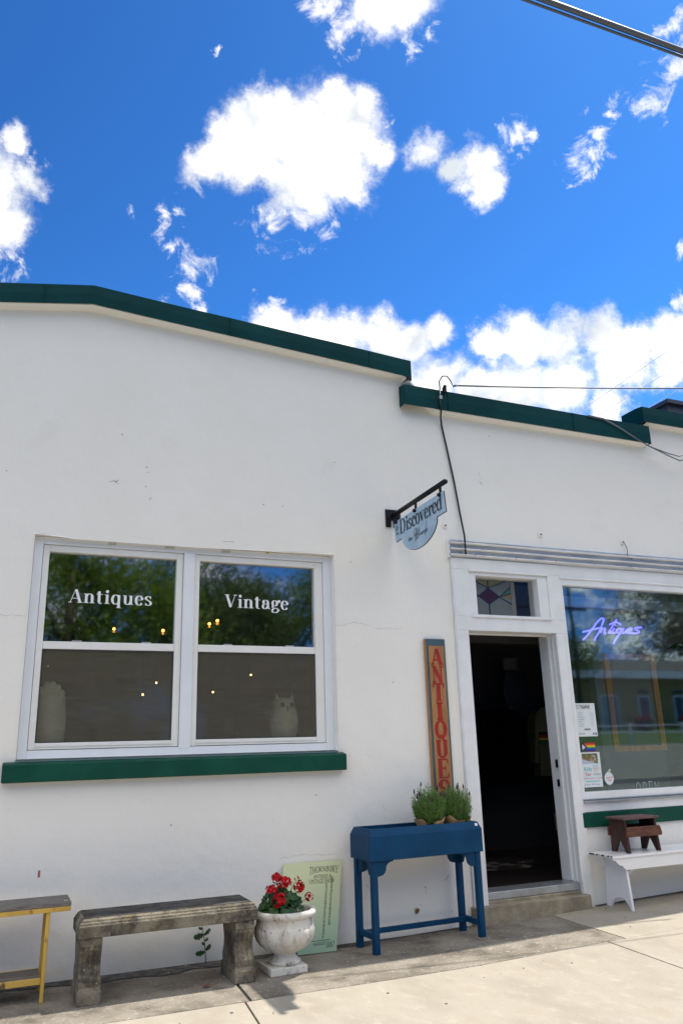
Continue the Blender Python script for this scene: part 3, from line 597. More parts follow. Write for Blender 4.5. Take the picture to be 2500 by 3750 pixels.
MB().lathe([(.016,0),(.015,.003)], (0,0,0), 11, lambda q, i: 1+.2*math.sin(2*q)).xf(lambda p: Vector((3.115+p.x, -.0055-p.z, .168+p.y))).build('pipe_mouth', colmat('rust', (.16,.07,.03)), dp)
for x, z in ((3.593,3.298),(4.639,3.295),(5.635,3.293)):
    f = MB().box(x-.022,x+.022,-.012,0,z-.022,z+.022).build('wall_fixing', W_, shop, bevel=.004)
    MB().tube([(x,-.012,z),(x,-.03,z)], .006, 6).build('screw', colmat('rust', (.16,.07,.03)), f)
MB().tube([(5.635,-.03,3.285),(5.66,-.035,3.23),(5.672,-.02,3.16),(5.71,-.03,3.11)], .004, 5).build('loose_wire', M_wiregrey, shop)

# double window
Y0 = .045
def wx(x): return pw(x,0,.05)[0]
def wz(z): return pw(0,z,.05)[1]
def ring(b, x0, x1, z0, z1, X0, X1, Z0, Z1, ya, yb):
    """frame between outer X/Z and inner x/z rectangles; stiles full height, rails butt between"""
    b.box(X0,x0,ya,yb,Z0,Z1); b.box(x1,X1,ya,yb,Z0,Z1); b.box(x0,x1,ya,yb,Z0,z0); b.box(x0,x1,ya,yb,z1,Z1); return b
win = ring(MB(), wx(.205), wx(2.395), wz(1.43), wz(2.882), .145, 2.487, 1.375, 2.947, Y0, .13).build('window', M_casing, shop, bevel=.003)
tag(win, 'double window with white casing and lettered upper panes')
MB().box(wx(1.236),wx(1.322),Y0-.003,.13,wz(1.418),wz(2.884)).build('mullion', M_casing, win, bevel=.004)
for k, (a, c) in enumerate(((.208,1.233),(1.325,2.393))):
    ga, gc = (.252,1.184) if k == 0 else (1.364,2.322)
    ring(MB(), wx(ga), wx(gc), wz(1.478), wz(2.832), wx(a), wx(c), wz(1.434), wz(2.88), .062, .13).build('frame', M_vinyl, win, bevel=.003)
    MB().box(wx(ga)+.001,wx(gc)-.001,.064,.12,wz(2.122),wz(2.176)).build('meeting_rail', M_vinyl, win, bevel=.003)
    b = MB(); b.box(wx(ga),wx(gc),.055,.061,wz(1.455),wz(1.462)); b.box(wx(ga),wx(gc),.055,.061,wz(1.438),wz(1.444)); b.build('track', M_vinyl, win)
    MB().quad((wx(ga),.100,wz(2.17)),(wx(gc),.100,wz(2.17)),(wx(gc),.100,wz(2.835)),(wx(ga),.100,wz(2.835))).build('pane', G_win, win, fix=False)
    MB().quad((wx(ga),.094,wz(1.47)),(wx(gc),.094,wz(1.47)),(wx(gc),.094,wz(2.13)),(wx(ga),.094,wz(2.13))).build('pane', G_low, win, fix=False)
    MB().quad((wx(ga)+.008,.078,wz(1.485)),(wx(gc)-.008,.078,wz(1.485)),(wx(gc)-.008,.078,wz(2.112)),(wx(ga)+.008,.078,wz(2.112))).build('insect_screen', G_screen, win, fix=False)
    ring(MB(), wx(ga)+.008, wx(gc)-.008, wz(1.485), wz(2.112), wx(ga)+.0015, wx(gc)-.0015, wz(1.479), wz(2.1205), .074, .082).build('screen_frame', colmat('charcoal_frame', (.05,.05,.05)), win)
    for q in (.25,.78): x = wx(ga+(gc-ga)*q); MB().box(x-.035,x+.035,.085,.098,wz(2.176)+.001,wz(2.176)+.012).build('sash_lock', M_alu, win, bevel=.003)
for x0, x1 in ((.661,.719),(1.083,1.158),(1.53,1.604)):
    MB().box(wx(x0),wx(x1),Y0-.0025,Y0,wz(2.905),wz(2.925)).build('bracket_tab', colmat('old_tab', (.55,.54,.48)), win)
MB().box(wx(1.90),wx(1.925),Y0-.002,Y0,wz(2.922),wz(2.938)).build('putty_spot', colmat('putty', (.5,.38,.12)), win)
sl = MB().prism([(-.072,1.226),(-.072,1.346),(.04,1.366),(.04,1.226)], 'x', .06, 2.535).build('sill', M_green, win, bevel=.008)
po, ad = letters('Antiques', .135, .028, .030, .03)
s_ = .615/ad; lay('lettering', po, M_vinyltext, (wx(.408), .096, wz(2.466)), (s_,0,0), (0,0,s_*1.02), win, .003)
po, ad = letters('Vintage', .135, .028, .030, .02)
s_ = .54/ad; lay('lettering', po, M_vinyltext, (wx(1.575), .096, wz(2.478)), (s_,0,0), (0,0,s_*1.0), win, .003)

# doorway
fr = MB()
fr.box(3.622,3.755,-.022,.26,.0,2.35); fr.box(4.70,4.80,-.022,.26,.03,2.35)
fr.box(3.622,4.80,-.0225,.10,2.35,2.475)
fr.box(3.622,3.80,-.022,.10,2.475,2.90); fr.box(4.655,4.80,-.022,.10,2.475,2.90); fr.box(3.622,4.80,-.0225,.10,2.90,3.003)
door = fr.build('door_frame', M_wood_w, shop, bevel=.004)
b = MB(); b.box(4.684,4.70,.10,.135,.24,2.35); b.box(3.755,3.771,.10,.135,.24,2.35); b.box(3.771,4.684,.10,.135,2.334,2.35)
b.box(4.692,4.70,-.02,.0,.24,2.35); b.box(4.692,4.70,.045,.06,.24,2.35); b.build('door_stop', M_wood_w, door, bevel=.003)
b = MB(); b.box(3.63,3.643,-.027,-.022,.03,2.99); b.box(4.785,4.795,-.027,-.022,.80,2.34); b.build('edge_moulding', M_wood_w, door)
for z, h in ((1.20,.035),(1.035,.03)): MB().box(4.686,4.6995,.15,.175,z-h,z+h).build('strike_plate', M_black, door)
MB().box(3.756,4.699,.015,.22,.175,.235).build('threshold', M_alu, door, bevel=.006)
MB().box(3.60,4.73,-.075,.012,-.02,.150).box(3.60,4.73,.012,.22,-.02,.174).build('step', M_step, shop, bevel=.008)
# transom light with a stained glass panel
tr = MB(); ring(tr, 3.872, 4.545, 2.498, 2.852, 3.801, 4.654, 2.476, 2.899, -.012, .14)
tr.box(3.795,4.662,-.03,-.022,2.885,2.905); tr.box(3.80,4.66,-.038,-.022,2.468,2.49)
tro = tr.build('transom_window', M_wood_w, shop, bevel=.003)
MB().quad((3.86,.07,2.49),(4.55,.07,2.49),(4.55,.07,2.86),(3.86,.07,2.86)).build('pane', G_tran, tro, fix=False)
TX = lambda u: 3.875+.475*u; TZ = lambda v: 2.49+.36*v; TY = .15
sg = {}
def sgp(key, c, pts):
    MB().add([(TX(u),TY,TZ(v)) for u, v in pts], [tuple(range(len(pts)))]).build('stained_pane', stain_glass('stained_'+key, c) if 'stained_'+key not in bpy.data.materials else bpy.data.materials['stained_'+key], tro, fix=False)
CX, CY = .48, .58
sgp('red', (.11,.02,.015), [(.25,CY),(CX,.80),(.73,CY),(CX,.38)])
sgp('yellow', (.42,.38,.10), [(.12,1),(CX,1),(CX,.80)]); sgp('yellow', (.42,.38,.10), [(CX,1),(.9,1),(CX,.80)])
sgp('green', (.18,.32,.22), [(0,.86),(.25,CY),(0,.70)]); sgp('amber', (.5,.33,.08), [(0,.68),(.25,CY),(0,.54)])
sgp('green', (.18,.32,.22), [(1,.86),(.73,CY),(1,.70)]); sgp('amber', (.5,.33,.08), [(1,.68),(.73,CY),(1,.54)])
sgp('clear', (.34,.35,.30), [(0,1),(.12,1),(CX,.80),(.25,CY),(0,.86)]); sgp('clear', (.34,.35,.30), [(1,1),(.9,1),(CX,.80),(.73,CY),(1,.86)])
sgp('clear', (.34,.35,.30), [(0,.54),(.25,CY),(CX,.38),(CX,0),(0,0)]); sgp('clear', (.34,.35,.30), [(1,.54),(.73,CY),(CX,.38),(CX,0),(1,0)])
b = MB()
for a, c in (((CX,1),(CX,.8)),((CX,.38),(CX,0)),((.12,1),(CX,.8)),((.9,1),(CX,.8)),((.25,CY),(CX,.8)),((.73,CY),(CX,.8)),((.25,CY),(CX,.38)),((.73,CY),(CX,.38)),
             ((0,.86),(.25,CY)),((0,.69),(.25,CY)),((0,.4),(.25,CY)),((1,.86),(.73,CY)),((1,.69),(.73,CY)),((1,.4),(.73,CY))):
    b.tube([(TX(a[0]),TY-.004,TZ(a[1])),(TX(c[0]),TY-.004,TZ(c[1]))], .0045, 6)
b.build('lead_came', colmat('lead', (.03,.03,.03)), tro)
MB().box(TX(1),TX(1)+.045,.145,.165,2.47,2.86).box(3.80,TX(1)+.045,.145,.165,2.853,2.89).build('panel_frame', colmat('pale_wood', (.30,.28,.20)), tro)
# big shop window
sw = MB(); ring(sw, 4.826, 7.45, .955, 2.812, 4.801, 7.598, .868, 2.882, -.018, .09)
sw.box(4.795,7.6,-.030,-.0185,2.872,2.889); sw.box(4.80,7.598,-.016,.09,2.883,3.003)
swo = sw.build('shop_window', M_wood_w, shop, bevel=.004)
MB().quad((4.82,.035,.95),(7.46,.035,.95),(7.46,.035,2.82),(4.82,.035,2.82)).build('pane', G_shop, swo, fix=False)
b = MB(); b.box(4.79,7.6,-.045,-.019,.868,.884); b.box(4.79,7.6,-.038,-.019,.893,.900); b.build('drip_bead', M_alu, swo, bevel=.002)
b = MB(); b.box(4.78,7.6,-.016,.0,.79,.866); b.build('apron_board', M_wood_w, swo, bevel=.003)
MB().box(4.772,7.7,-.026,.0,.665,.788).build('green_band', M_green, shop, bevel=.006)
MB().box(4.80,7.6,.001,.2,.60,.868).build('stall_riser', W_, shop)
# "OPEN" seen from behind on a card inside, and the faint line above it
po, ad = letters('OPE', .05, .03, .0, .12)
po2, a2 = letters('N', .04, .04, .0, .1); po += [[(u+ad, v) for u, v in p] for p in po2]
s_ = .30/(ad+a2); lay('lettering', po, colmat('chalk_lettering', (.42,.47,.44)), (5.44, .030, .885), (s_,0,.012*s_), (0,0,s_*1.9), swo, .002)
# corrugated flashing over the shopfront
b = MB(); xs = samp(3.605, 9.0, .12); pr = []
for i in range(31):
    t = i/30; pr.append((-.032-.026*math.sin(t*6*PI-.8), 3.004+.166*t))
for x in xs:
    for y, z in pr: b.v.append((x, y+.004*noise.noise((x*2.2, z*9, 0)), z+.004*noise.noise((x*1.1, 2, 0))))
k = len(pr)
for i in range(len(xs)-1):
    for j in range(k-1): b.f.append((i*k+j, (i+1)*k+j, (i+1)*k+j+1, i*k+j+1))
fl = b.build('corrugated_flashing', M_galv, shop, smooth=True, fix=False)
MB().box(3.598,3.612,-.04,.0,3.0,3.172).box(3.6,9,-.012,0,3.168,3.178).build('flashing_trim', M_casing, fl)
for x in (3.86,4.3,4.75,5.2,5.65,6.1,6.6): MB().ball((x,-.060,3.028), .006, 8, 6).build('rivet', M_alu, fl)

# interior
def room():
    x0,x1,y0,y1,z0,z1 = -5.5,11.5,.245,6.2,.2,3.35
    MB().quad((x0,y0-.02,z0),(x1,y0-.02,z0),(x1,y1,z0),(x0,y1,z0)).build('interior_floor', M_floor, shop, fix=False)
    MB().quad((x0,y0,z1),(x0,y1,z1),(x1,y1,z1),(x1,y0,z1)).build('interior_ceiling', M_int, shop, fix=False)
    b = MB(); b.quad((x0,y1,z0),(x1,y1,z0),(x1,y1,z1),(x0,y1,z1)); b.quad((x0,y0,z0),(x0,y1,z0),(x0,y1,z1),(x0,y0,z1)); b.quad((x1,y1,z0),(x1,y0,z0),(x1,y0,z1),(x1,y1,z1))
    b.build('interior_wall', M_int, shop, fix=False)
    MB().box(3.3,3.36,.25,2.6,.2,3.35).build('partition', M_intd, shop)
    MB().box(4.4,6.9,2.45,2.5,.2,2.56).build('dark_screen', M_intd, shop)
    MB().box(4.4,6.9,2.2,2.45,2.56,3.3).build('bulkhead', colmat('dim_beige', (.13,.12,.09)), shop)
    MB().box(.1,2.5,.14,.42,1.40,1.452).build('window_ledge', M_casing, shop)
    MB().box(4.9,7.5,.10,.55,.60,.74).build('display_ledge', colmat('display_grey', (.12,.13,.12)), shop)
    MB().box(4.85,7.5,.22,.26,2.66,2.76).build('blind_box', colmat('blind_white', (.55,.55,.48)), shop)
    # inner partition with an arch, seen through the shop window
    a = [(6.2,.2),(6.2,3.3),(9.2,3.3),(9.2,.2),(8.6,.2),(8.6,2.1)]+[(7.85+.75*math.cos(t), 2.1+.45*math.sin(t)) for t in [PI*i/12 for i in range(1,12)]]+[(7.1,2.1),(7.1,.2)]
    MB().prism([(x,z) for x,z in a], 'y', 1.3, 1.4).build('arched_partition', colmat('mauve_plaster', (.22,.20,.21)), shop)
room()

# ------------------------------------------------------------------ small litter and wear on the pavement
rp = random.Random(31)
M_gum = colmat('dark_gum_spot', (.10,.09,.08)); M_twig = colmat('dry_twig', (.14,.09,.05)); M_grit = colmat('grit_stone', (.34,.31,.27))
for i in range(9):
    x, y, r = rp.uniform(.4,5.5), rp.uniform(-1.9,-.25), rp.uniform(.006,.013)
    tag(MB().prism([(x+r*rp.uniform(.7,1.2)*math.cos(t), y+r*rp.uniform(.7,1.2)*math.sin(t)) for t in [k*.785 for k in range(8)]], 'z', gz(x)+.0005, gz(x)+.0025).build('gum_spot', M_gum), 'small flat dark spot trodden into the pavement', 'gum spot', 'dark spots on the pavement')
gs = MB()
for i in range(160):
    x = rp.uniform(-.2,5.9); y = -abs(rp.gauss(.03,.10))-.01 if i < 100 else rp.uniform(-1.3,-.05); r = rp.uniform(.0025,.007)
    gs.ball((x,y,gz(x)+r*.5+.003), r, 5, 4, (1,rp.uniform(.6,1.2),.7))
tag(gs.build('grit', M_grit), kind='stuff')

# ------------------------------------------------------------------ wires
def sag(a, c, s, n=24):
    a, c = Vector(a), Vector(c); return [a.lerp(c, i/n)-Vector((0,0,s*4*(i/n)*(1-i/n))) for i in range(n+1)]
sc = thing('service_cable', 'thin black cable running down the white wall to the corrugated flashing', 'cable')
MB().tube([(3.572,-.118,4.60),(3.565,-.112,4.45),(3.575,-.112,4.40),(3.60,-.05,4.34),(3.625,-.016,4.28),(3.67,-.014,4.03),(3.72,-.014,3.72),(3.755,-.018,3.42),(3.765,-.05,3.2),(3.762,-.052,3.03)], .0085, 8).build('cable', M_cable, sc, smooth=True)
MB().box(3.558,3.586,-.128,-.106,4.50,4.535).build('cable_clip', M_alu, sc)
MB().tube([(3.572,-.118,4.60),(3.57,-.12,4.68),(3.60,-.13,4.735),(3.645,-.14,4.74),(3.68,-.14,4.70),(3.70,-.15,4.635),(3.75,-.2,4.632)], .006, 6).build('loop', M_cable, sc, smooth=True)
b = MB(); b.box(3.605,3.635,-.135,-.105,4.575,4.625); b.ball((3.62,-.13,4.63), .018, 8, 6); b.build('insulator', M_black, sc)
base = lambda root, loc: (setattr(root, 'location', loc), [setattr(c, 'location', [-v for v in loc]) for c in root.children])
base(sc, (3.76,-.02,3.0))
tag(MB().tube(sag((3.70,-.16,4.64),(20.0,-2.35,7.25),.35,40), .0075, 6).build('overhead_wire', M_wiregrey, smooth=True), 'single thin wire leaving the green roof edge above the hanging sign', 'wire')
for i, (z0, z1, r, dy, lab) in enumerate(((0,0,.019,0,'thick dark overhead cable, topmost of the bundle crossing the top right corner'), (-.030,-.024,.016,-.02,'dark overhead cable in the middle of the bundle at the top right corner'), (-.050,-.040,.009,.01,'thinnest and lowest overhead cable of the bundle at the top right corner'))):
    tag(MB().tube([(-12,-3+dy,5.25+z0),(2.4,-3+dy,5.845+z0),(4.1,-3+dy,5.905+z1),(20,-3+dy,6.4+z1)], r, 8).build('overhead_cable', M_wiregrey if i else colmat('slate_cable', (.03,.035,.045)), smooth=True), lab, 'cable', 'cables of the thick overhead bundle')
for a, c, lab in (((10.6,8,7.84),(17.9,8,12.9), 'faint distant wire, steepest and leftmost above the lower green roof edge'), ((11.6,8,8.2),(17.9,8,12.2), 'faint distant wire, middle one above the lower green roof edge'), ((12.8,8,8.4),(17.9,8,11.5), 'faint distant wire, lowest and rightmost by the raised roof edge')):
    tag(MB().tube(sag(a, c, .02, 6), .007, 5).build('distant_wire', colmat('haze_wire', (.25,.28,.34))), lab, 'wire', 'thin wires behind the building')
for k, dz in enumerate((0,.05)):
    tag(MB().tube([(5.31,-.115,4.585-dz*.2),(5.5,-.115,4.578-dz*.2),(5.70,-.118,4.50-dz*.1),(5.95,-.12,4.385),(6.07,-.125,4.335),(6.27,-.16,4.27-dz*.5),(6.40,-.18,4.245-dz),(6.55,-.2,4.29-dz),(6.9,-.25,4.52-dz)], .006, 6).build('drooping_wire', M_wiregrey, smooth=True),
        ('upper', 'lower')[k]+' of two wires drooping from the end of the lower green roof edge', 'wire', 'wires drooping from the roof edge')

# ------------------------------------------------------------------ hanging sign at right angles to the wall
bs = thing('hanging_sign', 'pale blue shaped sign hanging from a black bar at right angles to the wall', 'sign', (0,0,0))
SX = 3.07
MB().box(SX-.075,SX+.075,-.014,0,3.30,3.40).box(SX-.075,SX-.02,-.014,0,3.235,3.30).box(SX+.0,SX+.075,-.014,0,3.235,3.30).build('wall_plate', M_black, bs, bevel=.012)
MB().tube([(SX,-.012,3.345),(SX,-.925,3.367)], .021, 14).ball((SX,-.925,3.367), .0225, 14, 8).build('bar', M_black, bs, smooth=True)
for y in (-.085,-.43,-.845):
    z = 3.345-.024*y-.01
    h = MB().box(SX-.006,SX+.006,y-.014,y+.014,z-.075,z).build('hanger', M_black, bs, bevel=.003)
    MB().tube([(SX-.026,y,z-.075),(SX+.026,y,z-.075)], .015, 10).build('bolt', M_black, h)
pz = lambda y: -.028*y                                    # the panel hangs parallel to the bar
out = [(-.035,3.275),(-.895,3.298),(-.915,3.125),(-.768,3.118)]
out += [(-.445+.323*math.cos(t)*-1, 3.112-.155*math.sin(t)) for t in [PI*i/20 for i in range(0,21)]][::-1]
out = [(-.032,3.272),(-.895,3.298),(-.912,3.128),(-.770,3.122)]+[(-.47-.300*math.cos(t), 3.118-.008*(1-math.cos(t))-.165*math.sin(t)) for t in [PI*i/20 for i in range(0,21)]]+[(-.052,3.092)]
pan = MB().prism(out, 'x', SX-.006, SX+.006).build('panel', M_sign, bs)
MB().prism([(y*.9995+(-.0002), z) for y, z in out], 'x', SX-.0045, SX+.0055).build('panel_edge', M_black, pan)
bpy.data.objects.remove(pan.children[0])
b = MB()
for i in range(len(out)):
    a, c = out[i], out[(i+1)%len(out)]; b.tube([(SX+.003,a[0],a[1]),(SX+.003,c[0],c[1])], .0045, 6)
b.build('panel_edge', colmat('dark_edge', (.05,.035,.04)), pan)
po, ad = letters('Discovered', .125, .030, .022, -.035)
s_ = .735/ad; lay('lettering', po, M_signtext, (SX-.0075,-.135,3.140), (0,-s_,.030*s_), (0,0,s_*1.12), pan, .003)
po, ad = letters('re', .08, .03, .02, 0)
s_ = .075/ad; lay('lettering', po, M_signtext, (SX-.0075,-.118,3.142), (0,0,s_*1.2), (0,s_*1.25,0), pan, .003)
MARSH = [[(-0.295, 3.066), (-0.286, 3.052), (-0.294, 3.041), (-0.312, 3.05), (-0.309, 3.064), (-0.295, 3.068)], [(-0.316, 3.04), (-0.325, 3.065), (-0.324, 3.04), (-0.341, 3.056), (-0.345, 3.044), (-0.369, 3.054)], [(-0.428, 3.124), (-0.393, 3.102), (-0.39, 3.071), (-0.401, 3.05), (-0.428, 3.084), (-0.436, 3.117), (-0.408, 3.006), (-0.459, 3.118), (-0.444, 3.022), (-0.495, 3.111), (-0.472, 3.054), (-0.487, 3.046)], [(-0.521, 3.064), (-0.502, 3.058), (-0.498, 3.045), (-0.519, 3.049), (-0.525, 3.063), (-0.519, 3.047), (-0.537, 3.049)], [(-0.544, 3.069), (-0.542, 3.043), (-0.551, 3.06), (-0.565, 3.059)], [(-0.579, 3.066), (-0.562, 3.058), (-0.58, 3.04), (-0.569, 3.025)], [(-0.617, 3.128), (-0.595, 3.093), (-0.582, 3.037), (-0.596, 3.062), (-0.609, 3.063), (-0.601, 3.047), (-0.617, 3.056), (-0.628, 3.073)]]
sm_ = line_ribbons([[(-y, z) for y, z in s] for s in MARSH], .0052)
lay('lettering', sm_, M_signtext, (SX-.0075,0,0), (0,-1,0), (0,0,1), pan, .003)
base(bs, (SX,0,3.32))

# ------------------------------------------------------------------ tall board sign
vb = thing('wooden_sign_board', 'tall narrow pine board with red lettering leaning beside the doorway', 'sign')
MB().box(3.312,3.500,-.030,-.004,.93,2.265).build('board', M_bframe, vb, bevel=.003)
MB().box(3.305,3.312,-.033,-.004,.93,2.265).build('board_edge', M_board, vb)
MB().box(3.333,3.480,-.036,-.031,.95,2.205).build('face', M_board, vb, bevel=.001)
def board_letter(ch, zt, zb, w):
    po, ad = letters(ch, .20, .065, .07, 0)
    s = w/ad; h = (zt-zb)/.7
    lay('lettering', po, M_redpaint, (3.4065-w/2, -.0365, zb), (s,0,0), (0,0,h), vb, .0025)
for ch, d0, d1 in (('A',277,374),('N',380,478),('T',485,586),('I',592,695),('Q',702,795),('U',808,905),('E',917,1017),('S',1033,1125)):
    f = lambda d: pw(0, 2.274-(d-215)*.0014215, -.036)[1]
    board_letter(ch, f(d0), f(d1), .114 if ch != 'I' else .070)
base(vb, (3.406,-.02,.93))

# ------------------------------------------------------------------ blue planter table
pt = thing('planter_table', 'dark blue painted wooden planter box standing on four legs', 'planter')
Wd, Dp = .935, .30                                        # local: x along the front, y towards the wall
def lb(b, *a): return b.box(*a)
H = .60
for x in (0, Wd-.045):
    for y in (.0, Dp-.045):
        MB().box(x, x+.045, y, y+.045, 0, H).build('leg', M_blue, pt, bevel=.004)
bx = MB()
x0, x1, y0, y1 = -.018, Wd+.018, -.014, Dp+.012
bx.box(x0, x1, y0, y0+.018, H, .762).box(x0, x1, y1-.018, y1, H, .762).box(x0, x0+.018, y0+.018, y1-.018, H, .762).box(x1-.018, x1, y0+.018, y1-.018, H, .762).box(x0+.018, x1-.018, y0+.018, y1-.018, .63, .645)
bo = bx.build('box', M_blue, pt, bevel=.003)
i0 = .022
r = MB()
o_ = [(x0,y0),(x1,y0),(x1,y1),(x0,y1)]; t_ = [(x0+i0,y0+i0),(x1-i0,y0+i0),(x1-i0,y1-i0),(x0+i0,y1-i0)]; n_ = [(x0+i0+.012,y0+i0+.012),(x1-i0-.012,y0+i0+.012),(x1-i0-.012,y1-i0-.012),(x0+i0+.012,y1-i0-.012)]
r.v = [(x,y,.7625) for x,y in o_]+[(x,y,.815) for x,y in t_]+[(x,y,.815) for x,y in n_]+[(x,y,.76) for x,y in n_]
for i in range(4):
    j = (i+1)%4; r.f += [(i,j,4+j,4+i),(4+i,4+j,8+j,8+i),(8+i,8+j,12+j,12+i)]
r.build('rim', M_blue, bo, bevel=.002)
MB().box(x0+.02, x1-.02, y0+.02, y1-.02, .70, .785).build('soil', M_soil, bo)
MB().box(Wd-.035, Wd-.012, -.0105, -.0085, .785, .803).xf(lambda p: p+Vector((0,(p.z-.785)*.40+.004,0))).build('price_tag', M_paper, bo)
def ogee(w, h):
    return [(0,0),(w,0),(w-.006,-.006)]+[(w-.012-.055*math.sin(t*PI/2), -.010-.042*(1-math.cos(t*PI/2))) for t in (0,.25,.5,.75,1)]+[(.073-.05*(1-math.cos(t*PI/2)), -.052-(h-.056)*math.sin(t*PI/2)) for t in (.25,.5,.75,1)]+[(.0,-h)]
og = ogee(.14,.105)
MB().prism([(.045+x, H+z) for x, z in og], 'y', .006, .026).build('bracket', M_blue, pt, bevel=.002)
MB().prism([(Wd-.045-x, H+z) for x, z in og], 'y', .006, .026).build('bracket', M_blue, pt, bevel=.002)
for x in (.012, Wd-.032):
    MB().prism([(.045+x_*.75, H+z) for x_, z in og], 'x', x, x+.02).build('bracket', M_blue, pt, bevel=.002)
    MB().prism([(Dp-.045-x_*.75, H+z) for x_, z in og], 'x', x+.0005, x+.0195).build('bracket', M_blue, pt, bevel=.002)
MB().prism([(.045+x, H+z) for x, z in og], 'y', Dp-.03, Dp-.01).build('bracket', M_blue, pt, bevel=.002)
MB().prism([(Wd-.045-x, H+z) for x, z in og], 'y', Dp-.03, Dp-.01).build('bracket', M_blue, pt, bevel=.002)
for x in (.008, Wd-.037): MB().box(x, x+.029, .045, Dp-.045, .085, .125).build('stretcher', M_blue, pt, bevel=.002)
MB().box(.037, Wd-.037, Dp-.10, Dp-.075, .087, .122).build('stretcher', M_blue, pt, bevel=.002)
pt.location = (2.560,-.413,.002); pt.rotation_euler = (0,0,math.radians(2.6))

# ------------------------------------------------------------------ plants
def leafblade(b, p, d, l, w, rnd, bend=.25):
    d = d.normalized(); s = d.cross(Vector((rnd.uniform(-1,1),rnd.uniform(-1,1),rnd.uniform(-.3,.3)))).normalized()*w
    m = p+d*l*.5+Vector((0,0,-bend*l*.1)); e = p+d*l+Vector((0,0,-bend*l*.4))
    b.add([p, m-s, e, m+s], [(0,1,2,3)])
def lavender(seed, spread, h):
    rnd = random.Random(seed); root = thing('potted_lavender', None, 'lavender', (0,0,0), 0, 'lavender plants in the blue planter')
    b = MB(); st = MB()
    for i in range(330):
        a = rnd.uniform(0,2*PI); rr = math.sqrt(rnd.random()); tip = Vector((math.cos(a)*rr*spread, math.sin(a)*rr*spread*.75, h*rnd.uniform(.50,1.10)*(1-.30*rr*rr)))
        p0 = Vector((tip.x*.52, tip.y*.45, -.02)); mid = p0.lerp(tip,.5)+Vector((tip.x*.12, tip.y*.12, .02))
        pts = [p0, mid, tip]; st.tube(pts, [.0014,.0012,.0008], 3, False)
        n = 12
        for k in range(n):
            t = .12+.88*k/(n-1); q = (p0.lerp(mid, t*2) if t < .5 else mid.lerp(tip, t*2-1)); ax = (tip-p0).normalized()
            for _ in range(2):
                o = Vector((rnd.uniform(-1,1),rnd.uniform(-1,1),rnd.uniform(-.2,.6)))
                leafblade(b, q, ax*.75+o*.95, rnd.uniform(.018,.036), .0020, rnd)
        if rnd.random() < .055 and rr > .2:
            top = tip+Vector((rnd.uniform(-.006,.006),0,rnd.uniform(.015,.03)))
            st.tube([tip, top], .001, 3, False)
            fl = MB(); fl.ball(top+Vector((0,0,.012)), .0075, 6, 5, (1,1,2.0))
            for _ in range(4): leafblade(fl, top+Vector((0,0,.024)), Vector((rnd.uniform(-.7,.7),rnd.uniform(-.7,.7),1)), .014, .003, rnd)
            fl.build('flower_spike', M_lavf, root, fix=False)
    b.build('foliage', M_lav, root, fix=False); st.build('stems', M_stem, root, fix=False)
    # paper wrap: a soft collar with folded points
    w = MB(); n = 40
    for j in range(4):
        for k in range(n):
            q = 2*PI*k/n; fold = .5+.5*math.sin(q*3+seed)+.25*math.sin(q*7); rad = .062+.016*j+.016*fold*j/3
            z = [-.08,-.02,.020,.030+.040*fold][j]
            w.v.append((rad*math.cos(q), rad*math.sin(q)*.9, z))
    for j in range(3):
        for k in range(n): w.f.append((j*n+k, j*n+(k+1)%n, (j+1)*n+(k+1)%n, (j+1)*n+k))
    w.build('paper_wrap', M_kraft, root, smooth=True, fix=False)
    return root
l1 = lavender(4, .140, .275); l1.location = (3.125,-.265,.79); l1['label'] = 'lavender in brown paper, in front of the lettered pine board'
l2 = lavender(9, .135, .285); l2.location = (3.375,-.245,.79); l2['label'] = 'lavender in brown paper at the doorway end of the blue planter'

# urn
ur = thing('stone_urn', 'worn white fluted urn standing on a square foot beside the stone bench', 'urn', (0,0,0))
uc = (1.885,-.455,0)
def lobes(q, i):
    if 6 <= i <= 14: return 1+(.085 if 7 < i < 13 else .045)*(abs(math.cos(q*5.5+.3))**.55-.75)
    return 1
prof = [(.09,.045),(.105,.048),(.105,.062),(.088,.075),(.072,.092),(.075,.108),(.10,.120),(.135,.135),(.165,.158),(.186,.185),(.198,.215),(.202,.242),(.200,.262),(.194,.272),(.190,.278),(.190,.296),(.188,.312),(.190,.322),(.204,.330),(.212,.342),(.213,.354),(.206,.366),(.192,.371),(.180,.368),(.174,.352),(.170,.31),(.165,.30)]
MB().lathe(prof, uc, 96, lobes).build('bowl', M_urn, ur, smooth=True)
b = MB().box(-.128,.128,-.128,.128,0,.046); q = math.radians(2)
b.xf(lambda p: Vector((uc[0]-.015+p.x*math.cos(q)-p.y*math.sin(q), uc[1]+p.x*math.sin(q)+p.y*math.cos(q), p.z))).build('foot', M_urn, ur, bevel=.006)
MB().lathe([(.17,.315),(.165,.322),(.001,.326)], uc, 32).build('soil', M_soil, ur)
base(ur, (uc[0],uc[1],0))
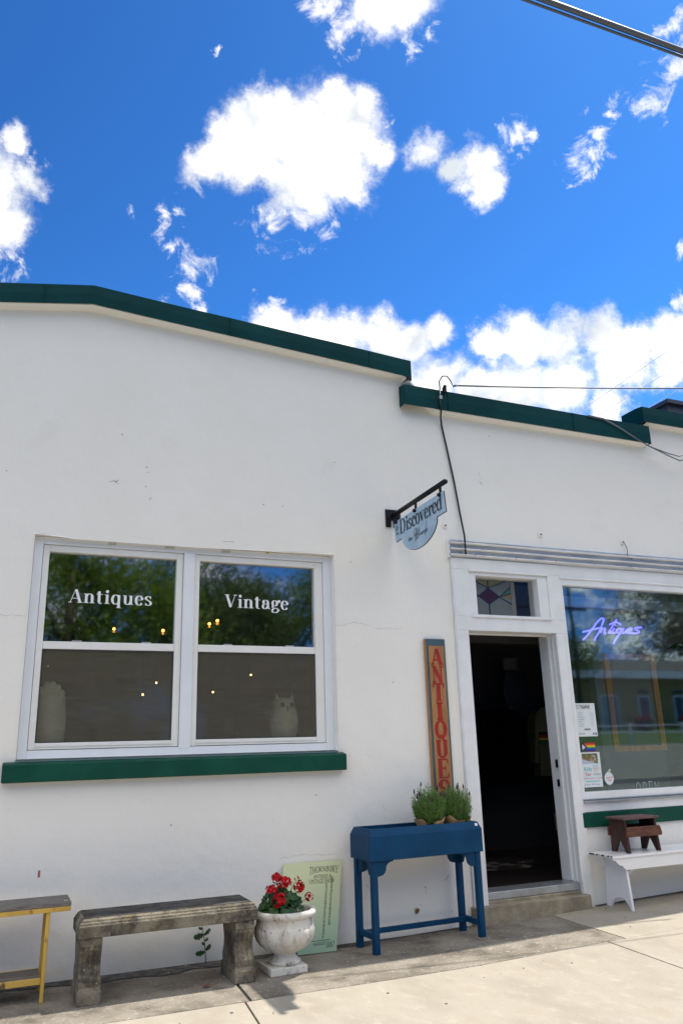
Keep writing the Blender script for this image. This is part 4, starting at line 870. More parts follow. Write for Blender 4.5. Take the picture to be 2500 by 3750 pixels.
# geranium
ge = thing('geranium', 'red geranium with dark green leaves growing in the white urn', 'geranium')
rnd = random.Random(11); lf = MB(); st = MB()
def gleaf(c, r, nrm, rnd):
    nrm = nrm.normalized(); a = nrm.orthogonal().normalized(); b_ = nrm.cross(a); n = 18; ph = rnd.uniform(0,6)
    vs = [c-nrm*r*.18]
    for k in range(n):
        q = 2*PI*k/n; rr = r*(1+.10*math.sin(5*q+ph))*(.55 if k == 0 else 1)
        vs.append(c+(a*math.cos(q)+b_*math.sin(q))*rr+nrm*r*.12*math.sin(5*q+ph))
    lf.add(vs, [(0,1+k,1+(k+1)%n) for k in range(n)])
gc = Vector((1.865,-.455,.33))
for i in range(120):
    a = rnd.uniform(0,2*PI); rr = math.sqrt(rnd.random())*.155; z = rnd.uniform(0,1)
    c = gc+Vector((math.cos(a)*rr*(1.05-.35*z)-.01, math.sin(a)*rr*(1-.35*z), .015+z*.145*(1-rr*1.6)))
    gleaf(c, rnd.uniform(.022,.040), Vector((math.cos(a)*.7+rnd.uniform(-.5,.5), math.sin(a)*.7-.25+rnd.uniform(-.4,.4), rnd.uniform(.35,1))), rnd)
    if i%3 == 0: st.tube([gc+Vector((math.cos(a)*rr*.3,math.sin(a)*rr*.3,0)), c], .0022, 5, False)
lf.build('leaves', M_leafd, ge, fix=False)
heads = [(1.828,-.46,.56,.040,1),(1.882,-.48,.533,.044,1),(1.778,-.50,.492,.040,1),(1.815,-.555,.437,.047,1),(1.990,-.47,.495,.042,1),(1.975,-.44,.545,.02,1),(2.055,-.47,.43,.032,1),(1.845,-.45,.495,.024,1)]
for x, y, z, r, dense in heads:
    c = Vector((x,y,z)); st.tube([gc+Vector(((x-1.87)*.4,(y+.455)*.3,.02)), gc.lerp(c,.6)+Vector((0,0,.01)), c-Vector((0,0,r*.4))], [.003,.0026,.002], 6, False)
    f = MB(); n = int((15 if dense else 15)*(r/.04)**2)+3
    for k in range(n):
        d = Vector((rnd.gauss(0,1),rnd.gauss(0,1)-.3,rnd.gauss(0,1)+.35)).normalized(); o = c+d*r*rnd.uniform(.65 if dense else .5,1.0 if dense else 1.25)
        a = d.orthogonal().normalized(); b_ = d.cross(a); ph = rnd.uniform(0,6)
        for m_ in range(5):
            q = ph+m_*2*PI/5; u = a*math.cos(q)+b_*math.sin(q); v = d.cross(u); pr = r*(.42 if dense else .28)
            f.add([o-d*.003, o+u*pr*.6-v*pr*.42+d*.002, o+u*pr+d*pr*.12, o+u*pr*.6+v*pr*.42+d*.002], [(0,1,2,3)])
    f.build('flower_head', M_petal, ge, fix=False)
st.build('stems', M_stem, ge, fix=False)
base(ge, (1.865,-.455,.33))

# weed under the bench
wd = thing('weed', 'single young weed growing from the crack behind the stone bench', 'weed')
rnd = random.Random(2); sp = [(1.46,-.035,0),(1.452,-.04,.09),(1.44,-.045,.18),(1.42,-.05,.262)]
MB().tube(sp, [.0035,.003,.0025,.0015], 6).build('stem', colmat('weed_stem', (.06,.09,.03)), wd)
lf = MB()
def wleaf(p, d, l, w):
    d = Vector(d).normalized(); s = Vector((-d.z,0,d.x))*w
    P_ = [Vector(p)+d*l*t+s*k+Vector((0,-.012*math.sin(t*3),0)) for t, k in ((0,.08),(.25,.7),(.38,.5),(.5,1.0),(.65,.6),(.8,.75),(1,0),(.8,-.7),(.62,-.55),(.5,-.95),(.35,-.5),(.22,-.7),(0,-.08))]
    lf.add(P_, [tuple(range(len(P_)))])
for p, d, l, w in (((1.44,-.045,.185),(-1,0,-.15),.075,.026),((1.44,-.045,.18),(.8,0,.7),.06,.016),((1.43,-.05,.22),(-.9,0,.4),.035,.012),((1.452,-.04,.075),(-1,0,-.05),.07,.022),((1.455,-.04,.085),(.7,0,.7),.05,.018),((1.445,-.045,.145),(.7,0,.5),.03,.012),((1.45,-.04,.12),(-.7,0,.5),.03,.012),((1.42,-.05,.25),(.4,0,1),.03,.01)): wleaf(p, d, l, w)
lf.build('leaves', colmat('weed_leaf', (.035,.085,.025)), wd, fix=False)
base(wd, (1.46,-.035,0))
b = MB(); b.add([(1.30,-.60,.006),(1.33,-.618,.018),(1.365,-.60,.008),(1.345,-.575,.02),(1.315,-.58,.012)], [(0,1,2,3,4)])
tag(b.build('fallen_leaf', colmat('dead_leaf', (.18,.06,.03))), 'small reddish brown dead leaf lying in the shade under the bench', 'leaf')

# ------------------------------------------------------------------ poster board
def gradient(name, c0, c1, z0, z1):                       # printed gradient of the poster itself
    m = bpy.data.materials.new(name); m.use_nodes = True; N = m.node_tree.nodes; L = m.node_tree.links; b = N['Principled BSDF']
    tc = N.new('ShaderNodeTexCoord'); s = N.new('ShaderNodeSeparateXYZ'); L.new(tc.outputs['Object'], s.inputs[0])
    r = N.new('ShaderNodeMapRange'); L.new(s.outputs[2], r.inputs[0]); r.inputs[1].default_value = z0; r.inputs[2].default_value = z1
    x = N.new('ShaderNodeMix'); x.data_type = 'RGBA'; L.new(r.outputs[0], x.inputs[0]); x.inputs[6].default_value = (*c0,1); x.inputs[7].default_value = (*c1,1)
    L.new(x.outputs[2], b.inputs['Base Color']); b.inputs['Roughness'].default_value = .5; return m
M_poster = gradient('pale_green_print', (.30,.44,.32), (.64,.67,.40), .05, .50)
pb = thing('poster_board', 'pale green show poster board leaning on the wall behind the urn', 'poster')
TLp, TRp, BRp = Vector((2.030,-.022,.586)), Vector((2.492,-.022,.580)), Vector((2.372,-.165,.004)); BLp = TLp+BRp-TRp
nrm = (TRp-TLp).cross(BLp-TLp).normalized(); th = nrm*.006
MB().add([TLp,TRp,BRp,BLp,TLp+th,TRp+th,BRp+th,BLp+th], [(0,1,2,3),(4,7,6,5),(0,4,5,1),(1,5,6,2),(2,6,7,3),(3,7,4,0)]).build('board', M_poster, pb)
fn = -nrm if nrm.y > 0 else nrm
PO = (TLp if nrm.y > 0 else TLp+th)
front = TLp if (nrm.y > 0) else TLp+th
U_ = (TRp-TLp); V_ = (BLp-TLp)
def pp(u, v): return front+U_*u+V_*v
def ptext(text, u0, u1, vb, hgt, thick=.07, thin=.028, serif=.018, sp=-.02, warp=None):
    po, ad = letters(text, thick, thin, serif, sp)
    s = (u1-u0)/ad
    return lay('lettering', po, M_ink, pp(u0, vb), U_*s, -V_*(hgt/.7), pb, .0015, warp)
po_w = lambda u, v: (u, .7-(.7-v)*(.74+.46*min(1.3,(u/3.05-1)**2)))
ptext('THORNBURY', .44, .94, .138, .078, .10, .04, .03, -.04, po_w)
ptext('ANTIQUE &', .52, .83, .192, .040, .10, .045, .03, -.03)
ptext('VINTAGE SHOW', .45, .89, .250, .046, .10, .045, .03, -.05)
sans('lettering', 'THORNBURYANTIQUESHOW.COM', M_ink, pp(.775,.86), -V_, -U_, .023, pb)
sans('lettering', '@THORNBURYANTIQUESHOW', M_ink, pp(.862,.72), -V_, -U_, .023, pb)
sans('lettering', 'AUGUST 8 & 9', M_ink, pp(.60,.918), U_, -V_, .026, pb)
sans('lettering', '2026', M_ink, pp(.82,.952), U_, -V_, .026, pb)
lay('rule_line', [[(.30,0),(.88,0),(.88,.006),(.30,.006)]], M_ink, pp(0,.875), U_, -V_, pb, .0015)
lay('dark_corner', [[(.0,0),(.37,0),(.30,.10),(.0,.12)]], colmat('dark_green_print', (.02,.05,.035)), pp(0,.995), U_, -V_, pb, .001)
base(pb, tuple(BLp))

# ------------------------------------------------------------------ stone bench
sb = thing('stone_bench', 'weathered grey concrete bench on two scrolled legs against the wall', 'bench')
bx0, bx1, by0, by1 = .552, 1.648, -.632, -.275
def bslab(sec, m, name, par):
    b = MB(); k = []
    for ins, z in sec: k.append([(bx0+ins,by0+ins,z),(bx1-ins,by0+ins,z),(bx1-ins,by1-ins,z),(bx0+ins,by1-ins,z)])
    b.v = [p for r in k for p in r]; n = len(k)
    for i in range(n-1):
        for j in range(4): b.f.append((i*4+j, i*4+(j+1)%4, (i+1)*4+(j+1)%4, (i+1)*4+j))
    b.f += [(0,3,2,1), tuple(range((n-1)*4, n*4))]
    return b.build(name, m, par, bevel=.003)
seat = bslab([(.004,.352),(0,.356),(0,.415),(.006,.422),(.008,.432),(.016,.436),(.018,.446),(.030,.455)], M_bench, 'seat', sb)
MB().box(bx0+.034,bx1-.034,by0+.034,by1-.034,.4545,.459).build('seat_top', M_benchtop, seat, bevel=.002)
def bleg(x0):
    prof = [(0,0),(0,.075),(.012,.085),(.006,.105),(.004,.125),(.018,.145),(.034,.175),(.040,.205),(.034,.235),(.020,.262),(.010,.285),(.008,.300),(.0,.306),(.0,.352)]
    d = by1-by0-.03
    front = [(by0+.015+y, z) for y, z in prof]; back = [(by0+.015+d-y, z) for y, z in prof][::-1]
    l = MB().prism(front+back, 'x', x0, x0+.125).build('leg', M_bench, sb, bevel=.006)
    r = MB()
    for k in range(3):
        xx = x0+.022+k*.032
        r.prism([(by0+.015+y-.006, z) for y, z in prof[4:12]]+[(by0+.015+y+.01, z) for y, z in prof[4:12]][::-1], 'x', xx, xx+.018)
    r.build('fluting', M_bench, l, bevel=.004)
    MB().box(x0-.006, x0+.131, by0+.006, by1-.006, .0, .072).build('leg_foot', M_bench, l, bevel=.006)
bleg(.568); bleg(1.505)
base(sb, (1.1,-.45,0))

# ------------------------------------------------------------------ yellow bench
yb = thing('yellow_wooden_bench', 'narrow old bench with grey plank top and chipped yellow edge, cut by the left edge', 'bench')
tp = MB().box(-1.0,.518,-.446,-.15,.511,.534).build('seat', M_grey_wood, yb, bevel=.003)
MB().box(-1.0,.516,-.448,-.432,.484,.5105).box(-1.0,.516,-.165,-.148,.484,.5105).build('seat_edge', M_yel, yb, bevel=.002)
MB().box(.478,.500,-.40,-.392,.5365,.538).build('price_tag', M_paper, tp)
for x in (.368,-.95):
    for y in (-.430,-.180):
        MB().prism([(x+.010,.510),(x+.034,.510),(x+.024,0),(x+.003,0)], 'y', y-.011, y+.011).build('leg', M_yel, yb, bevel=.003)
sh = MB().box(-.93,.366,-.405,-.165,.115,.128).build('shelf', M_grey_wood, yb, bevel=.002)
MB().box(-.95,.372,-.418,-.405,.095,.130).box(-.95,.372,-.165,-.155,.095,.130).build('shelf_edge', M_yel, sh, bevel=.002)
base(yb, (.0,-.3,0))

# ------------------------------------------------------------------ white bench and stool
zb = gz(4.95)
wb = thing('white_bench', 'glossy white painted bench with chipped end, below the shop window', 'bench')
wt = MB().box(4.760,6.42,-.365,-.045,.438+zb*.3,.458+zb*.3).build('seat', M_wbench, wb, bevel=.004)
zs = .438+zb*.3; ZT = .458+zb*.3
def apron(y0, y1):
    pf = [(4.765,zs),(4.765,zs-.012),(4.79,zs-.018),(4.805,zs-.035),(4.83,zs-.055),(4.862,zs-.062),(4.878,zs-.085),(4.895,zs-.095),(6.30,zs-.095),(6.41,zs-.02),(6.41,zs)]
    MB().prism(pf, 'y', y0, y1).build('apron', M_wbench, wb, bevel=.003)
apron(-.352,-.334); apron(-.080,-.062)
for x in (4.905,6.22):
    zf = gz(x)
    lp = [(-.355,zf),(-.338,zf),(-.31,zf+.045),(-.27,zf+.075),(-.225,zf+.085),(-.17,zf+.075),(-.13,zf+.045),(-.10,zf),(-.045,zf),(-.075,.35),(-.085,zs-.001),(-.330,zs-.001),(-.332,.35)]
    MB().prism(lp, 'x', x, x+.022).build('leg', M_wbench, wb, bevel=.002)
    s = 1 if x < 5.5 else -1
    xx = x+.022 if s > 0 else x
    MB().prism([(xx,zs-.19),(xx,zs-.225),(xx+s*.24,zs-.085),(xx+s*.20,zs-.075)], 'y', -.215, -.195).build('brace', M_wbench, wb, bevel=.002)
b = MB(); rnd = random.Random(8)
for i in range(26):
    y = -.36+.30*rnd.random(); h = rnd.uniform(.001,.009); w = rnd.choice((.002,.004,.007,.014))
    b.box(4.7572-.0001*i/26,4.7605+rnd.uniform(0,.008),y,y+w,ZT-.004-h,ZT+.0006)
b.build('paint_chips', M_chip, wt)
base(wb, (5.5,-.2,zb))
ws = thing('step_stool', 'small dark brown wooden step stool standing on the white bench', 'stool')
z0 = ZT+.001
S0, S1 = 4.982, 5.330; F, K_ = -.30, -.10
MB().box(4.955,5.352,F-.014,K_+.014,z0+.262,z0+.280).build('top', M_brown_top, ws, bevel=.004)
for x in (S0, S1-.022):
    sd_ = [(F-.012,z0),(F+.028,z0),(F+.075,z0+.095),(K_-.06,z0+.095)][0:3]+[(K_-.055,z0+.0),(K_+.006,z0),(K_+.0,z0+.16),(K_-.006,z0+.262),(F+.012,z0+.262),(F+.008,z0+.16)]
    sd_ = [(F-.012,z0),(F+.030,z0),(F+.088,z0+.10),(F+.10,z0+.10),(K_-.045,z0),(K_+.006,z0),(K_+.0,z0+.16),(K_-.006,z0+.262),(F+.012,z0+.262),(F+.004,z0+.16)]
    MB().prism(sd_, 'x', x, x+.022).build('side', M_brown_d, ws, bevel=.003)
for y in (F-.022, K_-.0):
    MB().prism([(4.968,z0+.125),(5.352,z0+.125),(5.356,z0+.145),(5.345,z0+.19),(5.335,z0+.205),(4.975,z0+.205)], 'y', y, y+.020).build('rail', M_brown, ws, bevel=.004)
MB().box(S0+.022,S1-.022,F+.03,K_-.02,z0+.155,z0+.168).build('shelf', M_brown_d, ws)
base(ws, (5.155,-.2,z0))

# ------------------------------------------------------------------ papers and stickers on the shop window (inside face of the glass)
GY = .030
def card(name, x0, x1, z0, z1, m, label, cat, group=None):
    r = thing(name, label, cat, (0,0,0), 0, group)
    MB().box(x0,x1,GY,GY+.002,z0,z1).build('sheet', m, r); return r
def flat(name, par, rects, m, k=1):
    b = MB()
    for i, p in enumerate(rects):
        if len(p) == 4 and not isinstance(p[0], tuple): x0,x1,z0,z1 = p; p = [(x0,z0),(x1,z0),(x1,z1),(x0,z1)]
        b.add([(x,GY-.0006*k-.00001*i,z) for x,z in p], [tuple(range(len(p)))])
    return b.build(name, m, par, fix=False)
M_gtext = colmat('grey_print', (.25,.26,.26)); M_dk = colmat('dark_print', (.06,.06,.07))
hp = card('opening_hours_notice', 4.852, 5.080, 1.428, 1.722, M_paper, 'white store hours notice taped high inside the shop window', 'notice', None)
sans('lettering', 'STORE', M_gtext, (4.868,GY-.0,1.672), (1,0,0), (0,0,1), .054, hp)
sans('lettering', 'hours', M_dk, (4.918,GY-.002,1.676), (1,0,.05), (0,0,1), .040, hp)
for i, (d, h) in enumerate((('MONDAY','11-5 PM'),('TUESDAY','CLOSED'),('WEDNESDAY','11-5 PM'),('THURSDAY','11-5 PM'),('FRIDAY','11-5 PM'),('SATURDAY','10-5 PM'),('SUNDAY','11-5 PM'))):
    z = 1.632-i*.0195
    sans('lettering', d, M_gtext, (4.880,GY,z), (1,0,0), (0,0,1), .013, hp); sans('lettering', h, M_gtext, (5.010,GY,z), (1,0,0), (0,0,1), .0115, hp)
flat('label_bar', hp, [(4.935,5.005,1.482,1.498)], M_gtext)
sans('lettering', 'CONTACT', M_dk, (4.862,GY,1.447), (1,0,0), (0,0,1), .016, hp)
flat('icons', hp, [[(5.034+.009*math.cos(t*PI/5), 1.451+.010*math.sin(t*PI/5)) for t in range(10)],(5.052,5.068,1.441,1.461)], M_dk)
sans('lettering', 'f', M_paper, (5.031,GY-.0012,1.445), (1,0,0), (0,0,1), .017, hp)
pf = card('pride_flag_sticker', 4.888, 5.034, 1.300, 1.370, colmat('flag_black', (.01,.01,.012)), 'rainbow flag sticker with chevrons between the two window notices', 'sticker')
for i, (n, c) in enumerate((('red',(.65,.01,.01)),('orange',(.75,.16,.01)),('yellow',(.75,.6,.03)),('green',(.01,.26,.03)),('blue',(.01,.03,.5)),('violet',(.07,.01,.16)))):
    z1_ = 1.370-i*.01167; flat('stripe', pf, [[(4.940-abs(i-2.5)*.011,z1_-.01167),(5.034,z1_-.01167),(5.034,z1_),(4.940-abs(i-2.5)*.011,z1_)]], colmat('flag_'+n, c))
def chev(a, k, m): flat('chevron', pf, [[(4.888,1.335+a),(4.888+a*1.0,1.335),(4.888,1.335-a)]], m, k)
chev(.0, 1, colmat('flag_black', (0,0,0)))
flat('chevron', pf, [[(4.888,1.370),(4.905,1.370),(4.946,1.335),(4.905,1.300),(4.888,1.300)]], colmat('flag_black', (0,0,0)), 2)
flat('chevron', pf, [[(4.888,1.364),(4.928,1.335),(4.888,1.306)]], colmat('flag_skyblue', (.25,.5,.85)), 3)
flat('chevron', pf, [[(4.888,1.357),(4.918,1.335),(4.888,1.313)]], colmat('flag_pink', (.85,.35,.5)), 4)
flat('chevron', pf, [[(4.888,1.349),(4.907,1.335),(4.888,1.321)]], colmat('flag_white', (.85,.85,.85)), 5)
kp = card('event_poster', 4.846, 5.075, .992, 1.290, M_paper, 'white children\'s event poster with a photo, below the rainbow sticker', 'poster')
ph = flat('photo', kp, [(4.872,5.048,1.192,1.280)], mat('poster_photo', (.10,.14,.04), .5, col2=(.34,.20,.08), scale=22, spots=[((.6,.6,.62), 40, .55,.62,.9), ((.03,.04,.05), 30, .56,.62,.8)]))
flat('photo_path', kp, [[(4.872,1.192),(5.03,1.192),(4.90,1.225),(4.872,1.235)]], colmat('path_blue', (.45,.5,.62)), 2)
for t, x, z, s, c in (('Kids',4.880,1.130,.050,(.05,.45,.50)),('Fair',4.890,1.088,.044,(.62,.12,.12)),('FOOD',4.985,1.140,.024,(.65,.2,.25)),('GAMES',4.982,1.165,.020,(.1,.5,.65)),('FACES',4.985,1.118,.016,(.6,.55,.15)),('MARKET',4.980,1.092,.022,(.2,.25,.3)),('SATURDAY JUNE 14, 11AM-3PM',4.872,1.062,.0145,(.6,.1,.15))):
    sans('lettering', t, colmat('ink_'+t[:4].lower().strip(), c), (x,GY,z), (1,0,0), (0,0,1), s, kp)
flat('teal_band', kp, [(4.885,5.045,1.037,1.046)], colmat('ink_teal', (.2,.55,.62)))
flat('logos', kp, [(4.872,4.884,1.008,1.020),(4.89,4.935,1.010,1.016),(4.945,4.99,1.013,1.020),(5.0,5.04,1.010,1.017)], colmat('ink_logo', (.3,.42,.55)))
ap = thing('apple_sticker', 'round white apple shaped sticker with red script, right of the event poster', 'sticker')
ac = (5.152,1.058)
o = [(ac[0]+.050*math.cos(t)*(1+.05*math.cos(2*t)), ac[1]+.055*math.sin(t)) for t in [2*PI*i/28 for i in range(28)]]
MB().prism(o, 'y', GY, GY+.002).build('disc', M_paper, ap)
MB().prism([(5.140,1.108),(5.150,1.125),(5.178,1.140),(5.176,1.118),(5.160,1.106)], 'y', GY-.0005, GY+.0025).build('leaf_edge', M_paper, ap)
b = MB(); b.add([(x,GY-.001,z) for x, z in [(5.146,1.110),(5.152,1.121),(5.171,1.132),(5.169,1.117),(5.157,1.108)]], [(0,1,2,3,4)]); b.build('leaf', colmat('apple_green', (.2,.5,.1)), ap)
sans('lettering', 'Apple Pie', colmat('apple_red', (.65,.06,.06)), (5.116,GY-.0004,1.055), (1,0,.12), (0,0,1), .021, ap)
sans('lettering', 'Trail', colmat('apple_red', (.65,.06,.06)), (5.136,GY-.0004,1.033), (1,0,.12), (0,0,1), .021, ap)

# neon sign
NEON = [[(5.142, 2.325), (5.2, 2.368), (5.283, 2.446), (5.371, 2.526), (5.413, 2.543), (5.425, 2.532), (5.404, 2.489), (5.354, 2.41), (5.319, 2.371), (5.279, 2.326)], [(5.153, 2.401), (5.221, 2.416), (5.31, 2.436), (5.379, 2.449), (5.402, 2.444)], [(5.383, 2.442), (5.36, 2.399), (5.39, 2.427), (5.427, 2.445), (5.43, 2.436), (5.413, 2.404), (5.429, 2.4)], [(5.588, 2.538), (5.54, 2.485), (5.492, 2.43), (5.468, 2.402), (5.499, 2.408)], [(5.491, 2.484), (5.564, 2.509), (5.602, 2.505), (5.634, 2.488)], [(5.544, 2.451), (5.513, 2.407), (5.537, 2.406)], [(5.559, 2.478), (5.563, 2.481)], [(5.627, 2.448), (5.592, 2.442), (5.563, 2.416), (5.571, 2.403), (5.608, 2.418), (5.642, 2.446), (5.605, 2.398), (5.552, 2.347), (5.51, 2.296)], [(5.665, 2.452), (5.637, 2.415), (5.645, 2.405), (5.682, 2.42), (5.714, 2.45), (5.688, 2.412), (5.705, 2.408)], [(5.717, 2.421), (5.755, 2.438), (5.765, 2.453), (5.742, 2.453), (5.716, 2.425), (5.722, 2.405), (5.766, 2.414)], [(5.896, 2.469), (5.84, 2.464), (5.807, 2.452), (5.825, 2.44), (5.854, 2.429), (5.841, 2.412), (5.774, 2.405)]]
ne = thing('neon_sign', 'glowing violet blue script sign hanging inside the shop window', 'neon sign')
M_neon = mat('neon_tube', (.02,.02,.2), .4, emit=(.10,.085,1.0,3.4))
b = MB()
for s in NEON:
    P_ = []
    for i in range(len(s)-1):
        p0 = Vector(s[max(i-1,0)]); p1 = Vector(s[i]); p2 = Vector(s[i+1]); p3 = Vector(s[min(i+2,len(s)-1)])
        for k in range(5):
            t = k/5; P_.append(.5*((2*p1)+(p2-p0)*t+(2*p0-5*p1+4*p2-p3)*t*t+(3*p1-p0-3*p2+p3)*t**3))
    P_.append(Vector(s[-1])); b.tube([(p.x,.16,p.y) for p in P_], .0080, 8)
b.build('tube', M_neon, ne, smooth=True)
b = MB()
for x in (5.45,5.80): b.tube([(x,.174,2.55),(x,.174,3.2)], .0015, 5)
b.build('hanging_cord', colmat('pale_cord', (.5,.5,.5)), ne)
base(ne, (5.5,.174,2.28))
# wooden frame hanging by chains inside the shop window
wf = thing('hanging_wooden_frame', 'empty orange brown wooden frame hanging on chains inside the shop window', 'frame')
ring(MB(), 5.555, 6.085, 1.33, 2.163, 5.49, 6.15, 1.28, 2.215, .30, .33).build('frame', M_frame, wf, bevel=.003)
MB().quad((5.55,.315,1.32),(6.09,.315,1.32),(6.09,.315,2.17),(5.55,.315,2.17)).build('pane', G_thin, wf, fix=False)
b = MB()
for x in (5.552,6.06):
    for k in range(26):
        z = 2.225+k*.036
        if k%2: b.tube([(x-.006,.315,z),(x-.006,.315,z+.034),(x+.006,.315,z+.034),(x+.006,.315,z),(x-.006,.315,z)], .002, 4)
        else: b.tube([(x,.309,z),(x,.309,z+.034),(x,.321,z+.034),(x,.321,z),(x,.309,z)], .002, 4)
b.build('chain', M_alu, wf)
base(wf, (5.82,.315,1.28))

# bulbs inside
M_bulb = mat('lit_filament', (1,.7,.3), .5, emit=(1,.50,.16,10))
def lamp(x, z, y, r, label, glob=True):
    t = thing('pendant_lamp', label, 'lamp', (0,0,0), 0, 'glowing bulbs inside the shop')
    MB().ball((x,y,z+(r*.2 if glob else 0)), r*(.30 if glob else .36), 10, 8).build('bulb', M_bulb, t, smooth=True)
    if glob: MB().ball((x,y,z-r*.12), r, 20, 12).build('globe', G_lamp, t, smooth=True)
    MB().tube([(x,y,z+r*.4),(x,y,3.3)], .003, 5).build('cord', M_black, t)
    base(t, (x,y,z))
lamp(.883,2.443,1.2,.042,'dim lit bulb below the middle of the left lettered pane'); lamp(1.312,2.440,1.2,.046,'brightest bulb at the lower right corner of the left lettered pane')
lamp(1.735,2.515,1.2,.046,'lit bulb at the lower left of the right lettered pane'); lamp(1.835,2.562,1.3,.050,'lit bulb highest of the pair in the right lettered pane')
for x, z, lab in ((1.156,1.885,'lower tiny light behind the left screened pane'), (1.27,1.986,'upper tiny light behind the left screened pane'), (1.78,1.906,'tiny light at the left of the right screened pane'), (2.135,2.062,'tiny light near the top of the right screened pane')):
    lamp(x, z, 1.2, .022, lab, False)
lamp(4.02, 2.72, 1.1, .05, 'lit bulb glowing behind the stained glass above the doorway')

# owl figurine and carved hand on the window ledge
ow = thing('owl_figurine', 'pale ceramic owl with raised ear tufts behind the right screened pane', 'figurine')
b = MB().lathe([(.075,1.453),(.095,1.47),(.112,1.55),(.118,1.62),(.108,1.68),(.090,1.72),(.088,1.75),(.080,1.775),(.05,1.792)], (2.139,.28,0), 28).build('body', M_cream, ow, smooth=True)
hd = MB()
for s in (-1,1): hd.tube([(2.139+s*.045,.27,1.765),(2.139+s*.062,.262,1.79),(2.139+s*.072,.26,1.822)], [.026,.017,.003], 8)
hd.build('ear_tuft', M_cream, ow, smooth=True)
for s in (-1,1):
    e = MB().ball((2.139+s*.038,.19,1.735), .020, 12, 8, (1,.35,1)).build('eye', colmat('owl_eye', (.03,.025,.02)), ow)
MB().tube([(2.139,.185,1.72),(2.139,.172,1.70),(2.139,.18,1.68)], [.010,.009,.002], 8).build('beak', colmat('owl_beak', (.3,.25,.18)), ow)
for s in (-1,1): MB().ball((2.139+s*.100,.275,1.58), .05, 12, 10, (.35,.8,1.7)).build('wing', M_cream, ow, smooth=True)
base(ow, (2.139,.28,1.453))
hs = thing('carved_foot_sculpture', 'large pale carved sculpture with rounded toes behind the left screened pane', 'sculpture')
hb = MB(); n = 24
for z, rx, ry, ox in ((1.453,.095,.07,0),(1.52,.100,.072,.0),(1.62,.103,.075,.0),(1.70,.100,.075,-.002),(1.78,.098,.07,-.006),(1.83,.090,.06,-.012),(1.85,.07,.045,-.02)):
    hb.v += [(.362+ox+rx*math.cos(2*PI*k/n), .27+ry*math.sin(2*PI*k/n), z) for k in range(n)]
for i in range(6): hb.f += [(i*n+k, i*n+(k+1)%n, (i+1)*n+(k+1)%n, (i+1)*n+k) for k in range(n)]
hb.f += [tuple(range(n)), tuple(range(6*n, 7*n))]; hb.build('body', M_cream, hs, smooth=True)
for i, (dx, dz, r) in enumerate(((-.075,.0,.026),(-.040,.028,.030),(.0,.035,.028),(.036,.018,.025),(.066,-.018,.022))):
    MB().ball((.355+dx,.24,1.845+dz), r, 14, 10, (1,1.1,1.25)).build('toe', M_cream, hs, smooth=True)
base(hs, (.36,.27,1.453))
rb = thing('red_bowl', 'small dull red bowl behind the right screened pane', 'bowl')
MB().lathe([(.02,1.70),(.05,1.712),(.062,1.73),(.058,1.728)], (2.33,1.4,0), 20).build('bowl', colmat('dull_red', (.35,.05,.03)), rb)
MB().box(2.0,2.6,1.25,1.6,.2,1.70).build('plinth', M_intd, rb); base(rb, (2.33,1.4,.2))

# things glimpsed through the doorway
cr = thing('garment_rail', 'rail of hanging coats, one cream with coloured stripes, inside the dark doorway', 'clothes rail')
MB().tube([(4.75,2.0,.2),(4.75,2.0,1.82),(6.1,2.0,1.82),(6.1,2.0,.2)], .012, 8).build('rail', M_black, cr)
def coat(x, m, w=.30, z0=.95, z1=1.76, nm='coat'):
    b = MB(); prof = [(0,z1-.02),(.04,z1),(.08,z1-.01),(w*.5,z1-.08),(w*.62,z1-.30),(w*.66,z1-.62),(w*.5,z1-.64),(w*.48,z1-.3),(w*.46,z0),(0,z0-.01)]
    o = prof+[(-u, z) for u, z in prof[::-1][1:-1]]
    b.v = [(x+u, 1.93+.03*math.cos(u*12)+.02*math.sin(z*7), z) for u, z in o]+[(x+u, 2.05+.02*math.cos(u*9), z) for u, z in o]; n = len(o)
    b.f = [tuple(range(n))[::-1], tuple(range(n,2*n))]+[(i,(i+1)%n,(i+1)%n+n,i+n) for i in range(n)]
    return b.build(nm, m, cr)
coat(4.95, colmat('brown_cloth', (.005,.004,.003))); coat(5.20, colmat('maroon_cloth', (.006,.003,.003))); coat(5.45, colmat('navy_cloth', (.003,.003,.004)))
cc_ = coat(5.98, colmat('cream_wool', (.10,.085,.045)), .38, 1.02, 1.79)
for i, c in enumerate((('stripe_black',(.02,.02,.02)),('stripe_red',(.22,.02,.015)),('stripe_mustard',(.4,.24,.03)),('stripe_forest',(.02,.09,.04)))):
    MB().box(5.80,6.15,1.885,1.90,1.50-i*.032-.024,1.50-i*.032).build('stripe', colmat(*c), cc_)
base(cr, (5.4,2.0,.2))
om = thing('oval_mirror', 'dark framed oval mirror hanging deep inside the doorway', 'mirror')
MB().lathe([(.16,0),(.17,.015),(.14,.02)], (0,0,0), 32).xf(lambda p: Vector((5.72+p.x, 2.18-p.z, 1.98+p.y*1.6))).build('frame', M_black, om)
base(om, (5.72,2.18,1.98))
pfm = thing('picture_frame', 'small framed picture hanging at a tilt inside the doorway', 'picture')
ring(MB(), 5.60, 5.76, 2.26, 2.36, 5.575, 5.785, 2.235, 2.385, 2.16, 2.19).build('frame', colmat('frame_dark', (.06,.045,.03)), pfm)
MB().box(5.60,5.76,2.17,2.18,2.26,2.36).build('picture', colmat('dim_picture', (.10,.10,.085)), pfm)
base(pfm, (5.68,2.17,2.31))
rg = thing('cowhide_rug', 'pale patched hide rug lying on the dark shop floor inside the doorway', 'rug')
